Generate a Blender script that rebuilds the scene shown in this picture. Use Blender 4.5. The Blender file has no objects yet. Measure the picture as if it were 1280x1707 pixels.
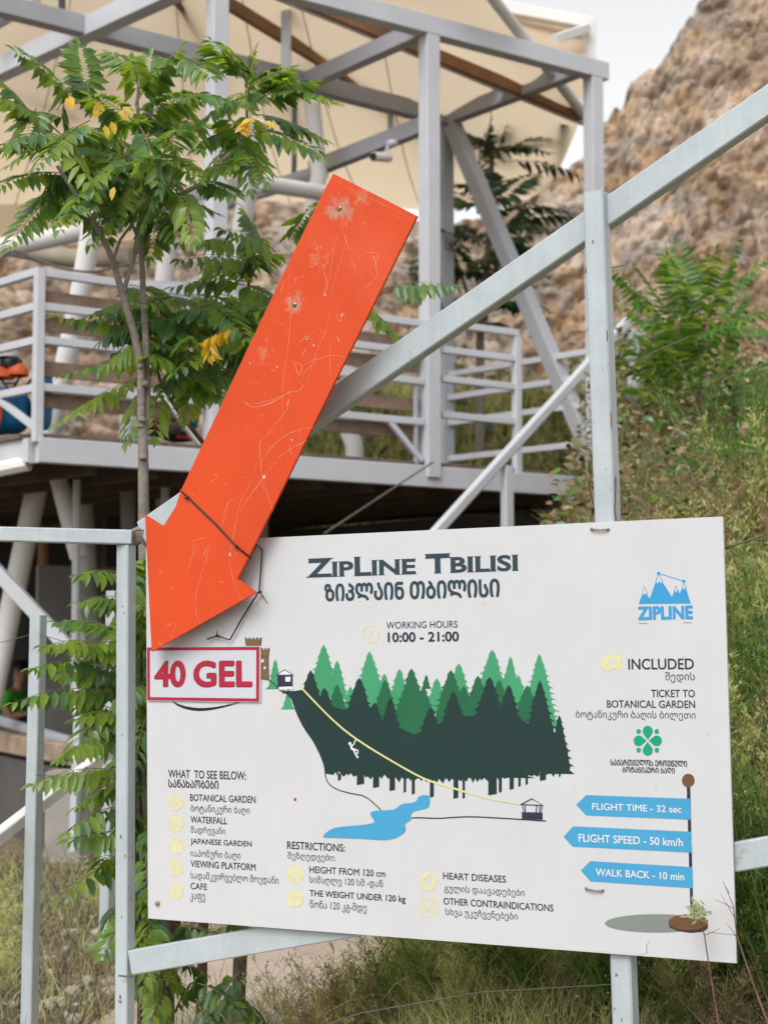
import bpy, math, random
import numpy as np
from mathutils import Vector, Matrix, noise
R = math.radians
sc = bpy.context.scene
col = sc.collection
random.seed(7)

# ------------------------------------------------------------------ camera
FPX, W, H = 2800.0, 1280.0, 1707.0
PITCH = math.atan(206.5/FPX)
CAM = Vector((0, 0, 1.6))
cd = bpy.data.cameras.new('camera')
cam = bpy.data.objects.new('camera', cd); col.objects.link(cam)
cam.location = CAM
cam.rotation_euler = (math.pi/2 + PITCH, 0, 0)
cd.sensor_fit = 'HORIZONTAL'; cd.sensor_width = 36.0
cd.lens = FPX/W*36.0
cd.clip_start = 0.05; cd.clip_end = 2000
cd.dof.use_dof = True
cd.dof.focus_distance = 5.0
cd.dof.aperture_fstop = 5.2
sc.camera = cam

# ------------------------------------------------------------------ world, sun, exposure
wd = bpy.data.worlds.new("World"); sc.world = wd
wd.use_nodes = True
nt = wd.node_tree; nt.nodes.clear()
sky = nt.nodes.new('ShaderNodeTexSky'); sky.sky_type = 'NISHITA'
sky.sun_disc = False
sky.sun_elevation = R(50); sky.sun_rotation = R(205)
sky.air_density = 1.0; sky.dust_density = 3.0
hs = nt.nodes.new('ShaderNodeHueSaturation'); hs.inputs['Saturation'].default_value = 0.04
bg = nt.nodes.new('ShaderNodeBackground'); bg.inputs['Strength'].default_value = 0.15
wo = nt.nodes.new('ShaderNodeOutputWorld')
nt.links.new(sky.outputs[0], hs.inputs['Color']); nt.links.new(hs.outputs[0], bg.inputs[0]); nt.links.new(bg.outputs[0], wo.inputs[0])
sl = bpy.data.lights.new('sun', 'SUN'); sl.energy = 0.8; sl.angle = R(25); sl.color = (1, .96, .9)
so = bpy.data.objects.new('sun', sl); col.objects.link(so)
SUNDIR = Vector((math.sin(R(205))*math.cos(R(50)), math.cos(R(205))*math.cos(R(50)), math.sin(R(50))))
so.rotation_euler = SUNDIR.to_track_quat('Z', 'Y').to_euler()
sc.view_settings.view_transform = 'Standard'; sc.view_settings.look = 'None'
sc.view_settings.gamma = 1; sc.view_settings.exposure = 0.72

# ------------------------------------------------------------------ where things stand
FWD = Vector((0, math.cos(PITCH), math.sin(PITCH))); UPV = Vector((0, -math.sin(PITCH), math.cos(PITCH)))
RGT = Vector((1, 0, 0)); Z = Vector((0, 0, 1))
def ray(u, v): return RGT*((u-W/2)/FPX) - UPV*((v-H/2)/FPX) + FWD
def P(u, v, Y):
    r = ray(u, v); return CAM + r*(Y/r.y)
def hit(u, v, p0, n):
    r = ray(u, v); return CAM + r*((p0-CAM).dot(n)/r.dot(n))
def camvec(x, y, z): return RGT*x + UPV*y + FWD*z
# the plane of the notice board (1.9 x 1.2 m)
a_, b_, c_ = 0.475, 0.0567, 0.047
ca, sa, cb, sb, cc, s_c = math.cos(a_), math.sin(a_), math.cos(b_), math.sin(b_), math.cos(c_), math.sin(c_)
RM = np.array([[ca,0,sa],[0,1,0],[-sa,0,ca]]) @ np.array([[1,0,0],[0,cb,-sb],[0,sb,cb]]) @ np.array([[cc,-s_c,0],[s_c,cc,0],[0,0,1]])
BX = camvec(*RM[:,0]); BY = camvec(*RM[:,1]); BN = -camvec(*RM[:,2])
BO = CAM + camvec(.0854, -.6555, 4.9694)
BW, BH = 1.9057, 1.2
def bp(u, v, off=0.0):                      # board coordinates of a point on the board
    q = hit(u, v, BO+BN*off, BN) - BO
    return Vector((q.dot(BX), q.dot(BY)))
def bw(x, y, off=0.0): return BO + BX*x + BY*y + BN*off
def F(u, v, off): return hit(u, v, BO+BN*off, BN)

# ------------------------------------------------------------------ materials
def principled(name):
    m = bpy.data.materials.new(name); m.use_nodes = True
    return m, m.node_tree, m.node_tree.nodes['Principled BSDF']
def N(t, typ, **kw):
    n = t.nodes.new(typ)
    for k, v in kw.items():
        if k in n.inputs: n.inputs[k].default_value = v
        else: setattr(n, k, v)
    return n
def mat(name, c, rough=.6, var=.15, scale=6, bump=0, bscale=60, spec=.35, c2=None, thr=(.55, .7), metal=0, detail=6):
    m, t, b = principled(name)
    tc = N(t, 'ShaderNodeTexCoord')
    n1 = N(t, 'ShaderNodeTexNoise', Scale=scale, Detail=detail, Roughness=.6)
    t.links.new(tc.outputs['Object'], n1.inputs['Vector'])
    mr = N(t, 'ShaderNodeMapRange'); mr.inputs['From Min'].default_value = .3; mr.inputs['From Max'].default_value = .7
    mr.inputs['To Min'].default_value = 1-var; mr.inputs['To Max'].default_value = 1+var
    t.links.new(n1.outputs['Fac'], mr.inputs['Value'])
    mx = N(t, 'ShaderNodeMix', data_type='RGBA', blend_type='MULTIPLY')
    mx.inputs[0].default_value = 1; mx.inputs[6].default_value = (*c, 1)
    t.links.new(mr.outputs[0], mx.inputs[7])
    out = mx.outputs[2]
    if c2:
        n2 = N(t, 'ShaderNodeTexNoise', Scale=scale*2.3, Detail=8, Roughness=.65)
        mp = N(t, 'ShaderNodeMapping'); mp.inputs['Location'].default_value = (3.1, 7.7, 1.3)
        t.links.new(tc.outputs['Object'], mp.inputs[0]); t.links.new(mp.outputs[0], n2.inputs['Vector'])
        r2 = N(t, 'ShaderNodeMapRange'); r2.inputs['From Min'].default_value = thr[0]; r2.inputs['From Max'].default_value = thr[1]
        t.links.new(n2.outputs['Fac'], r2.inputs['Value'])
        m2 = N(t, 'ShaderNodeMix', data_type='RGBA'); m2.inputs[7].default_value = (*c2, 1)
        t.links.new(r2.outputs[0], m2.inputs[0]); t.links.new(out, m2.inputs[6]); out = m2.outputs[2]
    t.links.new(out, b.inputs['Base Color'])
    b.inputs['Roughness'].default_value = rough; b.inputs['Metallic'].default_value = metal
    b.inputs['Specular IOR Level'].default_value = spec
    if bump:
        n3 = N(t, 'ShaderNodeTexNoise', Scale=bscale, Detail=6)
        t.links.new(tc.outputs['Object'], n3.inputs['Vector'])
        bm = N(t, 'ShaderNodeBump', Strength=bump, Distance=.01)
        t.links.new(n3.outputs['Fac'], bm.inputs['Height']); t.links.new(bm.outputs[0], b.inputs['Normal'])
    return m
def leafmat(name, c, trans=.35, rough=.42, var=.3, tc_=None):
    m = mat(name, c, rough, var, 9, spec=.6, detail=2)
    t = m.node_tree; b = t.nodes['Principled BSDF']; o = t.nodes['Material Output']
    tr = N(t, 'ShaderNodeBsdfTranslucent'); tr.inputs[0].default_value = (*(tc_ or (c[0]*1.9, c[1]*1.8, c[2]*.8)), 1)
    ms = N(t, 'ShaderNodeMixShader'); ms.inputs[0].default_value = trans
    t.links.new(b.outputs[0], ms.inputs[1]); t.links.new(tr.outputs[0], ms.inputs[2]); t.links.new(ms.outputs[0], o.inputs['Surface'])
    return m
M = {}
M['paint'] = mat('pale_blue_grey_paint', (.40, .45, .475), .42, .09, 7, .10, 60, .4, (.27, .22, .17), (.66, .78))
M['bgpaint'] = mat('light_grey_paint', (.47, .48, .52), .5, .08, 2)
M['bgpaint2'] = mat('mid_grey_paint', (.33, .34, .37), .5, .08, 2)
M['white_pipe'] = mat('white_pipe_paint', (.66, .65, .64), .45, .06, 2)
M['wood'] = mat('weathered_wood', (.20, .135, .10), .75, .3, 7)
M['batten'] = mat('brown_batten', (.25, .13, .07), .7, .25, 3)
M['dark_wood'] = mat('dark_wood', (.07, .05, .04), .8, .3, 5)
M['deckedge'] = mat('deck_board_edge', (.12, .09, .07), .85, .35, 8)
M['concrete'] = mat('concrete', (.30, .28, .26), .9, .2, 3, .3, 30)
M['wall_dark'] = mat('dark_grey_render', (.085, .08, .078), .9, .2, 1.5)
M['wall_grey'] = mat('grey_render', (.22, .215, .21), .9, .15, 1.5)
M['ledge'] = mat('stone_ledge', (.30, .22, .16), .85, .3, 5)
M['board'] = mat('white_sign_panel', (.515, .525, .545), .4, .03, 4, 0, 0, .4, (.42, .41, .39), (.68, .8))
def streaks(m, amt=.05):
    t = m.node_tree; b = t.nodes['Principled BSDF']; src = b.inputs['Base Color'].links[0].from_socket
    tc = N(t, 'ShaderNodeTexCoord'); mp = N(t, 'ShaderNodeMapping'); mp.inputs['Scale'].default_value = (14, 14, .7)
    ns = N(t, 'ShaderNodeTexNoise', Scale=3, Detail=6, Roughness=.7); mr = N(t, 'ShaderNodeMapRange')
    mr.inputs['From Min'].default_value = .35; mr.inputs['From Max'].default_value = .8; mr.inputs['To Min'].default_value = 1; mr.inputs['To Max'].default_value = 1-amt*2
    mx = N(t, 'ShaderNodeMix', data_type='RGBA', blend_type='MULTIPLY'); mx.inputs[0].default_value = 1
    t.links.new(tc.outputs['Object'], mp.inputs[0]); t.links.new(mp.outputs[0], ns.inputs['Vector']); t.links.new(ns.outputs['Fac'], mr.inputs['Value'])
    t.links.new(src, mx.inputs[6]); t.links.new(mr.outputs[0], mx.inputs[7]); t.links.new(mx.outputs[2], b.inputs['Base Color'])
streaks(M['board'], .016); streaks(M['paint'], .06)
M['board_edge'] = mat('sign_panel_edge', (.55, .55, .55), .5, .05)
M['ink'] = mat('dark_ink', (.022, .022, .045), .45, .05)
M['title'] = mat('title_ink', (.018, .040, .058), .45, .05)
M['yellow'] = mat('faded_yellow_ink', (.57, .54, .30), .45, .12, 60, c2=(.56, .55, .40), thr=(.5, .6))
M['green1'] = mat('light_green_ink', (.045, .27, .125), .4, .08)
M['green2'] = mat('mid_green_ink', (.012, .11, .048), .4, .08)
M['green3'] = mat('dark_green_ink', (.008, .030, .028), .4, .08)
M['lake'] = mat('blue_ink', (.05, .29, .50), .4, .05)
M['logo'] = mat('logo_blue_ink', (.03, .26, .52), .4, .05)
M['clover'] = mat('emerald_ink', (.004, .27, .16), .4, .05)
M['brown'] = mat('brown_ink', (.13, .065, .03), .4, .05)
M['brown_dk'] = mat('dark_brown_ink', (.045, .028, .022), .4, .05)
M['greyink'] = mat('grey_ink', (.19, .215, .205), .4, .05)
M['whiteink'] = mat('white_ink', (.62, .62, .63), .4, .03)
M['lineyellow'] = mat('yellow_line_ink', (.58, .555, .26), .4, .05)
M['castle'] = mat('castle_ink', (.16, .10, .045), .4, .1)
M['sticker'] = mat('sticker_white', (.49, .51, .56), .3, .03, 4, 0, 0, .5)
M['red'] = mat('red_ink', (.35, .014, .038), .35, .06)
M['red_dk'] = mat('dark_red_ink', (.09, .008, .03), .35, .06)
M['black'] = mat('black_plastic', (.012, .012, .014), .4, .1)
M['scratch'] = mat('pale_scratch', (.62, .235, .14), .6, .25, 40)
M['scuff'] = mat('grey_scuff', (.52, .42, .36), .7, .2, 80)
M['steel'] = mat('rusty_steel', (.28, .22, .18), .5, .3, 60, metal=.5)
M['brass'] = mat('brass_screw', (.35, .30, .14), .35, .2, 60, metal=.7)
M['rust'] = mat('rust', (.20, .09, .05), .8, .3, 60)
M['wire'] = mat('wire', (.10, .085, .075), .6, .2, 20)
M['bark'] = mat('grey_bark', (.20, .172, .148), .85, .3, 25, .5, 70)
M['stake'] = mat('dark_stem_bark', (.075, .058, .048), .85, .3, 25, .4, 60)
M['twig'] = mat('brown_twig', (.13, .075, .05), .8, .3, 25)
M['rachis'] = mat('leaf_stalk', (.20, .15, .06), .6, .2)
M['leafa'] = leafmat('leaf_mid_green', (.125, .225, .040), .42, .36)
M['leafb'] = leafmat('leaf_deep_green', (.070, .150, .050), .28, .33)
M['leafc'] = leafmat('leaf_light_green', (.20, .29, .045), .5, .38)
M['leafy'] = leafmat('leaf_yellow', (.62, .40, .03), .4)
M['leafdark'] = leafmat('leaf_shadowy_green', (.022, .052, .026), .12)  # green darkened to hold the shade on the tree under the canopy
M['leaffern'] = leafmat('leaf_fresh_green', (.062, .155, .024), .35)
M['grass_g'] = leafmat('grass_green', (.37, .43, .22), .55, .6)
M['grass_y'] = leafmat('grass_yellow_green', (.58, .57, .33), .55, .6)
M['grass_b'] = leafmat('grass_straw', (.37, .285, .18), .3, .7)
M['grass_d'] = leafmat('grass_brown', (.16, .115, .075), .2, .8)
M['hill_o'] = leafmat('hill_olive', (.15, .155, .065), .3, .7)
M['hill_b'] = leafmat('hill_dry_brown', (.25, .175, .105), .25, .8)
M['weed'] = leafmat('weed_grey_green', (.52, .56, .38), .55, .65)
M['skin'] = mat('skin', (.42, .22, .15), .5, .08, 8)
M['hair'] = mat('black_hair', (.010, .009, .009), .5, .2, 60)
M['shirt'] = mat('green_shirt', (.07, .42, .03), .8, .1, 8)
M['shirt_dk'] = mat('dark_shirt', (.055, .028, .03), .8, .1, 8)
M['trouser'] = mat('dark_trousers', (.03, .03, .045), .8, .1, 8)
M['bag_blue'] = mat('blue_bag', (.010, .17, .42), .6, .25, 6)
M['bag_cyan'] = mat('cyan_bag', (.01, .30, .46), .6, .3, 14)
M['bag_red'] = mat('maroon_bag', (.095, .010, .022), .6, .25, 6)
M['orange'] = mat('orange_webbing', (.72, .14, .05), .6, .2, 9)
M['tarp'] = mat('beige_tarpaulin', (.38, .33, .26), .8, .2, 3)

def membrane_mat():
    m = mat('cream_fabric', (.70, .575, .42), .75, .05, .7)
    t = m.node_tree; b = t.nodes['Principled BSDF']; o = t.nodes['Material Output']
    tr = N(t, 'ShaderNodeBsdfTranslucent'); tr.inputs[0].default_value = (.84, .69, .50, 1)
    ms = N(t, 'ShaderNodeMixShader'); ms.inputs[0].default_value = .55
    t.links.new(b.outputs[0], ms.inputs[1]); t.links.new(tr.outputs[0], ms.inputs[2]); t.links.new(ms.outputs[0], o.inputs['Surface'])
    return m
M['fabric'] = membrane_mat(); M['seam'] = mat('fabric_seam', (.62, .50, .36), .8, .1)

def arrow_mat():
    m = mat('worn_orange_paint', (.55, .060, .0135), .5, .07, 3, .03, 200, .2)
    t = m.node_tree; b = t.nodes['Principled BSDF']
    src = b.inputs['Base Color'].links[0].from_socket
    tc = N(t, 'ShaderNodeTexCoord')
    # paler band of sun-faded paint towards the upper end, and bare patches around the screws and along the upper edge
    def patch(c, r, sc_, thr, colr, src):
        sub = N(t, 'ShaderNodeVectorMath', operation='SUBTRACT'); sub.inputs[1].default_value = c
        t.links.new(tc.outputs['Object'], sub.inputs[0])
        mp = N(t, 'ShaderNodeVectorMath', operation='DISTANCE'); mp.inputs[1].default_value = (0, 0, 0)
        t.links.new(sub.outputs[0], mp.inputs[0])
        mr = N(t, 'ShaderNodeMapRange'); mr.inputs['From Min'].default_value = r; mr.inputs['From Max'].default_value = 0
        t.links.new(mp.outputs['Value'], mr.inputs['Value'])
        ns = N(t, 'ShaderNodeTexNoise', Scale=sc_, Detail=8, Roughness=.75); t.links.new(tc.outputs['Object'], ns.inputs['Vector'])
        ad = N(t, 'ShaderNodeMath', operation='MULTIPLY_ADD'); ad.inputs[1].default_value = .42
        t.links.new(mr.outputs[0], ad.inputs[0]); t.links.new(ns.outputs['Fac'], ad.inputs[2])
        r2 = N(t, 'ShaderNodeMapRange'); r2.inputs['From Min'].default_value = thr; r2.inputs['From Max'].default_value = thr+.22
        t.links.new(ad.outputs[0], r2.inputs['Value'])
        mx = N(t, 'ShaderNodeMix', data_type='RGBA'); mx.inputs[7].default_value = (*colr, 1)
        t.links.new(r2.outputs[0], mx.inputs[0]); t.links.new(src, mx.inputs[6])
        return mx.outputs[2]
    o = ARROW_ORG
    def loc(u, v): return tuple(F(u, v, .062) - o)
    src = patch(loc(600, 420), .42, 4, .72, (.58, .075, .024), src)
    src = patch(loc(566, 350), .090, 38, .70, (.34, .27, .21), src)
    src = patch(loc(490, 505), .065, 40, .70, (.42, .25, .18), src)
    src = patch(loc(530, 430), .13, 45, .81, (.52, .24, .15), src)
    src = patch(loc(440, 590), .13, 50, .84, (.52, .22, .13), src)
    src = patch(loc(600, 330), .12, 45, .82, (.52, .24, .15), src)
    t.links.new(src, b.inputs['Base Color'])
    return m
ARROW_ORG = F(400, 700, .062)
M['arrow'] = arrow_mat()

# ------------------------------------------------------------------ mesh building helpers
ORG = {}
class MB:
    def __init__(s): s.v = []; s.f = []; s.m = []; s.smooth = []
    def add(s, vs, fs, mi=0, smooth=False):
        o = len(s.v); s.v.extend(vs)
        for f in fs:
            s.f.append([o+i for i in f]); s.m.append(mi); s.smooth.append(smooth)
    def beam(s, p0, p1, wa, wb, a=None, ch=.06, mi=0):
        p0, p1 = Vector(p0), Vector(p1); d = (p1-p0).normalized()
        a = Vector(a) if a is not None else (Z if abs(d.z) < .9 else Vector((1, 0, 0)))
        a = (a - d*a.dot(d)).normalized(); b = d.cross(a)
        k = min(wa, wb)*ch
        x, y = wa/2, wb/2
        cs = [(x-k, -y), (x, -y+k), (x, y-k), (x-k, y), (-x+k, y), (-x, y-k), (-x, -y+k), (-x+k, -y)]
        vs = [p + a*i + b*j for p in (p0, p1) for i, j in cs]
        fs = [[i, (i+1) % 8, 8+(i+1) % 8, 8+i] for i in range(8)] + [list(range(7, -1, -1)), list(range(8, 16))]
        s.add(vs, fs, mi)
    def tube(s, pts, r, n=8, mi=0, cap=True):
        pts = [Vector(p) for p in pts]; rs = r if isinstance(r, (list, tuple)) else [r]*len(pts)
        rings = []; a = None
        for i, p in enumerate(pts):
            d = (pts[min(i+1, len(pts)-1)] - pts[max(i-1, 0)]).normalized()
            if a is None: a = d.orthogonal().normalized()
            else:
                a = (a - d*a.dot(d))
                a = a.normalized() if a.length > 1e-6 else d.orthogonal().normalized()
            b = d.cross(a)
            rings.append([p + (a*math.cos(2*math.pi*k/n) + b*math.sin(2*math.pi*k/n))*rs[i] for k in range(n)])
        vs = [q for r_ in rings for q in r_]; fs = []
        for i in range(len(pts)-1):
            for k in range(n):
                fs.append([i*n+k, i*n+(k+1) % n, (i+1)*n+(k+1) % n, (i+1)*n+k])
        s.add(vs, fs, mi, True)
        if cap: s.add(rings[0], [list(range(n-1, -1, -1))], mi); s.add(rings[-1], [list(range(n))], mi)
    def prism(s, poly, depth, mi=0):            # poly: 3D points, depth: vector
        n = len(poly); dv = Vector(depth)
        vs = [Vector(p) for p in poly] + [Vector(p)+dv for p in poly]
        s.add(vs, [list(range(n)), list(range(2*n-1, n-1, -1))] + [[(i+1) % n, i, n+i, n+(i+1) % n] for i in range(n)], mi)
    def box(s, c, sx, sy, sz, rz=0, mi=0):
        c = Vector(c); q = Matrix.Rotation(rz, 3, 'Z')
        ex, ey = q @ Vector((1, 0, 0)), q @ Vector((0, 1, 0))
        s.beam(c - Z*sz/2, c + Z*sz/2, sx, sy, ex, .04, mi)
    def ball(s, c, rx, ry, rz, n=12, m=8, mi=0, jig=0):
        c = Vector(c); vs = []
        for i in range(m+1):
            th = math.pi*i/m
            for k in range(n):
                ph = 2*math.pi*k/n; j = 1+jig*noise.noise(Vector((k*1.7, i*2.3, c.x*9)))
                vs.append(c + Vector((rx*math.sin(th)*math.cos(ph)*j, ry*math.sin(th)*math.sin(ph)*j, rz*math.cos(th)*j)))
        fs = [[i*n+k, (i+1)*n+k, (i+1)*n+(k+1) % n, i*n+(k+1) % n] for i in range(m) for k in range(n)]
        s.add(vs, fs, mi, True)
    def build(s, name, mats, parent=None, org=None):
        mats = mats if isinstance(mats, (list, tuple)) else [mats]
        me = bpy.data.meshes.new(name)
        if parent is not None: o_ = ORG[parent.name]
        elif org is not None: o_ = Vector(org)
        else:
            xs = np.array([tuple(v) for v in s.v]); mn, mx_ = xs.min(0), xs.max(0)
            o_ = Vector(((mn[0]+mx_[0])/2, (mn[1]+mx_[1])/2, mn[2]))
        vv = np.array([tuple(v) for v in s.v], dtype=np.float64) - np.array(tuple(o_))
        me.from_pydata(vv.tolist(), [], s.f)
        for m_ in mats: me.materials.append(M[m_] if isinstance(m_, str) else m_)
        me.polygons.foreach_set('material_index', s.m); me.polygons.foreach_set('use_smooth', s.smooth)
        me.update()
        o = bpy.data.objects.new(name, me); col.objects.link(o)
        if parent is not None: o.parent = parent
        else: o.location = o_
        ORG[o.name] = Vector(o_)
        return o
def thing(name, label, cat, loc, group=None):
    o = bpy.data.objects.new(name, None); col.objects.link(o); o.location = loc; o.empty_display_size = .2
    o['label'] = label; o['category'] = cat
    if group: o['group'] = group
    ORG[o.name] = Vector(loc); return o
def tag(o, label, cat, group=None):
    o['label'] = label; o['category'] = cat
    if group: o['group'] = group
    return o
def kind(o, k): o['kind'] = k; return o

# ------------------------------------------------------------------ ground, path, cliff
def smooth(x, a, b):
    t = min(1, max(0, (x-a)/(b-a))); return t*t*(3-2*t)
def ground_z(x, y):
    edge = -.45 + (y-5)*.19                      # where the bank starts, to the right of the flat strip
    bank = max(0, .42*(y-4.3)) if y < 11.5 else .42*7.2 + .17*(y-11.5)
    z = bank*smooth(x, edge-.15, edge+.9)
    z = max(z, (3.1+.9*smooth(x, -2, 0))*smooth(y, 16.3, 19)*smooth(x, -2.6, -2.1)*(1 if y < 24 else 1))
    if y > 21.5: z = max(z, 3.5*smooth(y, 21.5, 23))
    z += .05*noise.fractal(Vector((x*.9, y*.9, 0)), 1, 2, 4)
    return z if y > 2.0 else z*max(0, y-1)
xs = sorted(set(list(np.arange(-8, 8, .16)) + list(np.arange(-600, -8, 40)) + list(np.arange(8, 601, 40))))
ys = sorted(set(list(np.arange(0, 26, .16)) + list(np.arange(26, 900, 60)) + list(np.arange(-300, 0, 30))))
g = MB()
g.v = [Vector((x, y, ground_z(x, y))) for y in ys for x in xs]
nx = len(xs)
for j in range(len(ys)-1):
    for i in range(nx-1):
        g.f.append([j*nx+i, j*nx+i+1, (j+1)*nx+i+1, (j+1)*nx+i]); g.m.append(0); g.smooth.append(True)
M['soil'] = mat('dry_soil', (.21, .16, .115), .95, .35, 5, .8, 30, .2, (.10, .095, .045), (.45, .6))
kind(g.build('ground', 'soil', org=(0, 0, 0)), 'structure')
pm = MB()
pw = [(-2.3+.28*i, 4.2+.5*j) for j in range(10) for i in range(8)]
pxy = []
for j in range(16):
    y = 4.4 + j*.35
    for i in range(9):
        x = -1.42 + .17*(y-5.4) + i*.17; pxy.append(Vector((x, y, ground_z(x, y)+.02)))
pm.add(pxy, [[j*9+i, j*9+i+1, (j+1)*9+i+1, (j+1)*9+i] for j in range(15) for i in range(8)], 0, True)
M['path'] = mat('pinkish_dirt_path', (.50, .40, .34), .95, .12, 4, .35, 60, .2)
kind(pm.build('path', 'path', org=(0, 0, 0)), 'structure')

def cliff_mat():
    m, t, b = principled('conglomerate_rock')
    tc = N(t, 'ShaderNodeTexCoord')
    vo = N(t, 'ShaderNodeTexVoronoi', Scale=2.6); t.links.new(tc.outputs['Object'], vo.inputs['Vector'])
    n1 = N(t, 'ShaderNodeTexNoise', Scale=1.2, Detail=8, Roughness=.7); t.links.new(tc.outputs['Object'], n1.inputs['Vector'])
    cr = N(t, 'ShaderNodeValToRGB'); e = cr.color_ramp.elements
    e[0].position = .28; e[0].color = (.10, .074, .056, 1); e[1].position = .72; e[1].color = (.48, .355, .245, 1)
    q = e.new(.42); q.color = (.25, .175, .118, 1); q = e.new(.56); q.color = (.37, .265, .178, 1)
    t.links.new(n1.outputs['Fac'], cr.inputs[0])
    hv = N(t, 'ShaderNodeHueSaturation'); sp = N(t, 'ShaderNodeSeparateColor'); t.links.new(vo.outputs['Color'], sp.inputs[0])
    mr = N(t, 'ShaderNodeMapRange'); mr.inputs['To Min'].default_value = .78; mr.inputs['To Max'].default_value = 1.2
    t.links.new(sp.outputs[0], mr.inputs['Value']); t.links.new(mr.outputs[0], hv.inputs['Value'])
    mr2 = N(t, 'ShaderNodeMapRange'); mr2.inputs['To Min'].default_value = .5; mr2.inputs['To Max'].default_value = 1.1
    t.links.new(sp.outputs[1], mr2.inputs['Value']); t.links.new(mr2.outputs[0], hv.inputs['Saturation'])
    t.links.new(cr.outputs[0], hv.inputs['Color']); t.links.new(hv.outputs[0], b.inputs['Base Color'])
    b.inputs['Roughness'].default_value = .95; b.inputs['Specular IOR Level'].default_value = .15
    bm = N(t, 'ShaderNodeBump', Strength=.9, Distance=.12)
    vo2 = N(t, 'ShaderNodeTexVoronoi', Scale=4.5); t.links.new(tc.outputs['Object'], vo2.inputs['Vector'])
    t.links.new(vo2.outputs['Distance'], bm.inputs['Height']); bm.invert = True; t.links.new(bm.outputs[0], b.inputs['Normal'])
    return m
M['rock'] = cliff_mat()
def lerp_list(l, u):
    for (a, va), (b, vb) in zip(l, l[1:]):
        if u <= b: return va + (vb-va)*(u-a)/(b-a)
    return l[-1][1]
top = [(-400, 300), (520, 320), (690, 370), (740, 385), (840, 335), (900, 298), (975, 262), (996, 205), (1030, 180), (1050, 138), (1098, 104), (1136, 45), (1195, -30), (1270, -110), (1500, -330), (1900, -500)]
bot = [(-400, 700), (740, 690), (1000, 680), (1280, 600), (1500, 450), (1900, 300)]
cl = MB(); NU, NV = 420, 190
for j in range(NV+16):
    for i in range(NU+1):
        u = -400 + 2300*i/NU
        pt = P(u, lerp_list(top, u), 23.0); pb = P(u, lerp_list(bot, u)+190, 18.6)
        if j <= NV:
            s = j/NV; p = pb.lerp(pt, s)
        else:
            s = 1; p = pt + Vector((pt.x*.05, 1.0, .02))*((j-NV)*.5)
        amp = .72
        n_ = noise.fractal(p*.55, 1, 2, 4)*.5
        w_ = p + noise.noise_vector(p*1.3)*.25; vor = noise.voronoi(w_*1.6)[0]; v2 = noise.voronoi(w_*4.2)[0]
        dd = n_*.8 + .30*(.45-vor[0]) + .26*(.4-v2[0]) - .13*math.exp(-(vor[1]-vor[0])*14) - .10*math.exp(-(v2[1]-v2[0])*10) + .16*noise.noise(p*5) + .12*noise.noise(p*11) + .06*noise.noise(p*23)
        cl.v.append(p + Vector((-.12, -.85, .35))*dd*amp)
n1 = NU+1
for j in range(NV+15):
    for i in range(NU):
        cl.f.append([j*n1+i, j*n1+i+1, (j+1)*n1+i+1, (j+1)*n1+i]); cl.m.append(0); cl.smooth.append(True)
kind(cl.build('rock_cliff', 'rock', org=(3, 20, 3)), 'structure')

# ------------------------------------------------------------------ the fence that carries the sign
fb = -.045
fence = thing('metal_fence', 'pale blue-grey steel tube fence with a steep sloping top rail, carrying the big white sign', 'fence', F(210, 1900, fb))
def fpost(u0, v0, u1, v1, w, off=fb):
    m = MB(); m.beam(F(u0, v0, off), F(u1, v1, off), w, w, BX, .08)
    return m
# right post: in front of the sloping rail, cut off square just above it
fpost(993.5, 322, 1050, 1900, .060, -.045).build('post', 'paint', fence)
fpost(210.5, 909, 207, 2000, .048).build('post', 'paint', fence)
m = MB(); A, B = F(243, 888, -.085), F(1430, 68, -.075)
m.beam(A, B, .080, .05, BN.cross(B-A), .08); m.build('top_rail', 'paint', fence)
m = MB(); A, B = F(224, 1604, fb), F(1500, 1381, fb)
m.beam(A, B, .078, .05, BN.cross(B-A), .08); m.build('bottom_rail', 'paint', fence)
m = MB(); C_ = F(221, 896, fb); A = P(-260, 884, 5.55)
m.beam(A, C_, .048, .048, Z, .08); m.build('side_rail', 'paint', fence)
for (u, v, Y) in ((-240, 890, 5.55),):
    m = MB(); p = P(u, v, Y); m.beam(p, (p.x, p.y, -.2), .048, .048, BX, .08); m.build('post', 'paint', fence)
rr = random.Random(3)
m = MB(); pts = [F(1003.5, v, -.022) for v in np.linspace(314, 360, 24)]
m.tube(pts, [.0035*rr.uniform(.6, 1.5) for _ in pts], 7); m.build('weld', 'paint', fence)
m = MB(); pts = [F(226+rr.uniform(-1.5, 1.5), v, -.03) for v in np.linspace(1582, 1628, 20)]
m.tube(pts, [.004*rr.uniform(.6, 1.5) for _ in pts], 7); m.build('weld', 'steel', fence)
m = MB(); m.beam(F(224, 896, -.075), F(241, 888, -.075), .055, .03, BY, .2); m.build('bracket', 'steel', fence)
for (u, v, a, b) in ((220, 1430, .002, .009), (200, 1662, .003, .006), (200, 1670, .006, .003), (219, 1500, .002, .008), (201, 1395, .002, .007), (1012, 560, .002, .02), (1019, 700, .002, .03), (976, 450, .002, .01)):
    p = F(u, v, -.018); q = [p+BX*(a*math.cos(k)*(.7+.5*rr.random()))+BY*(b*math.sin(k)*(.7+.5*rr.random())) for k in np.linspace(0, 6.28, 9)[:-1]]
    m = MB(); m.prism(q, BN*.002); m.build('rust_spot', 'rust', fence)

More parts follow.
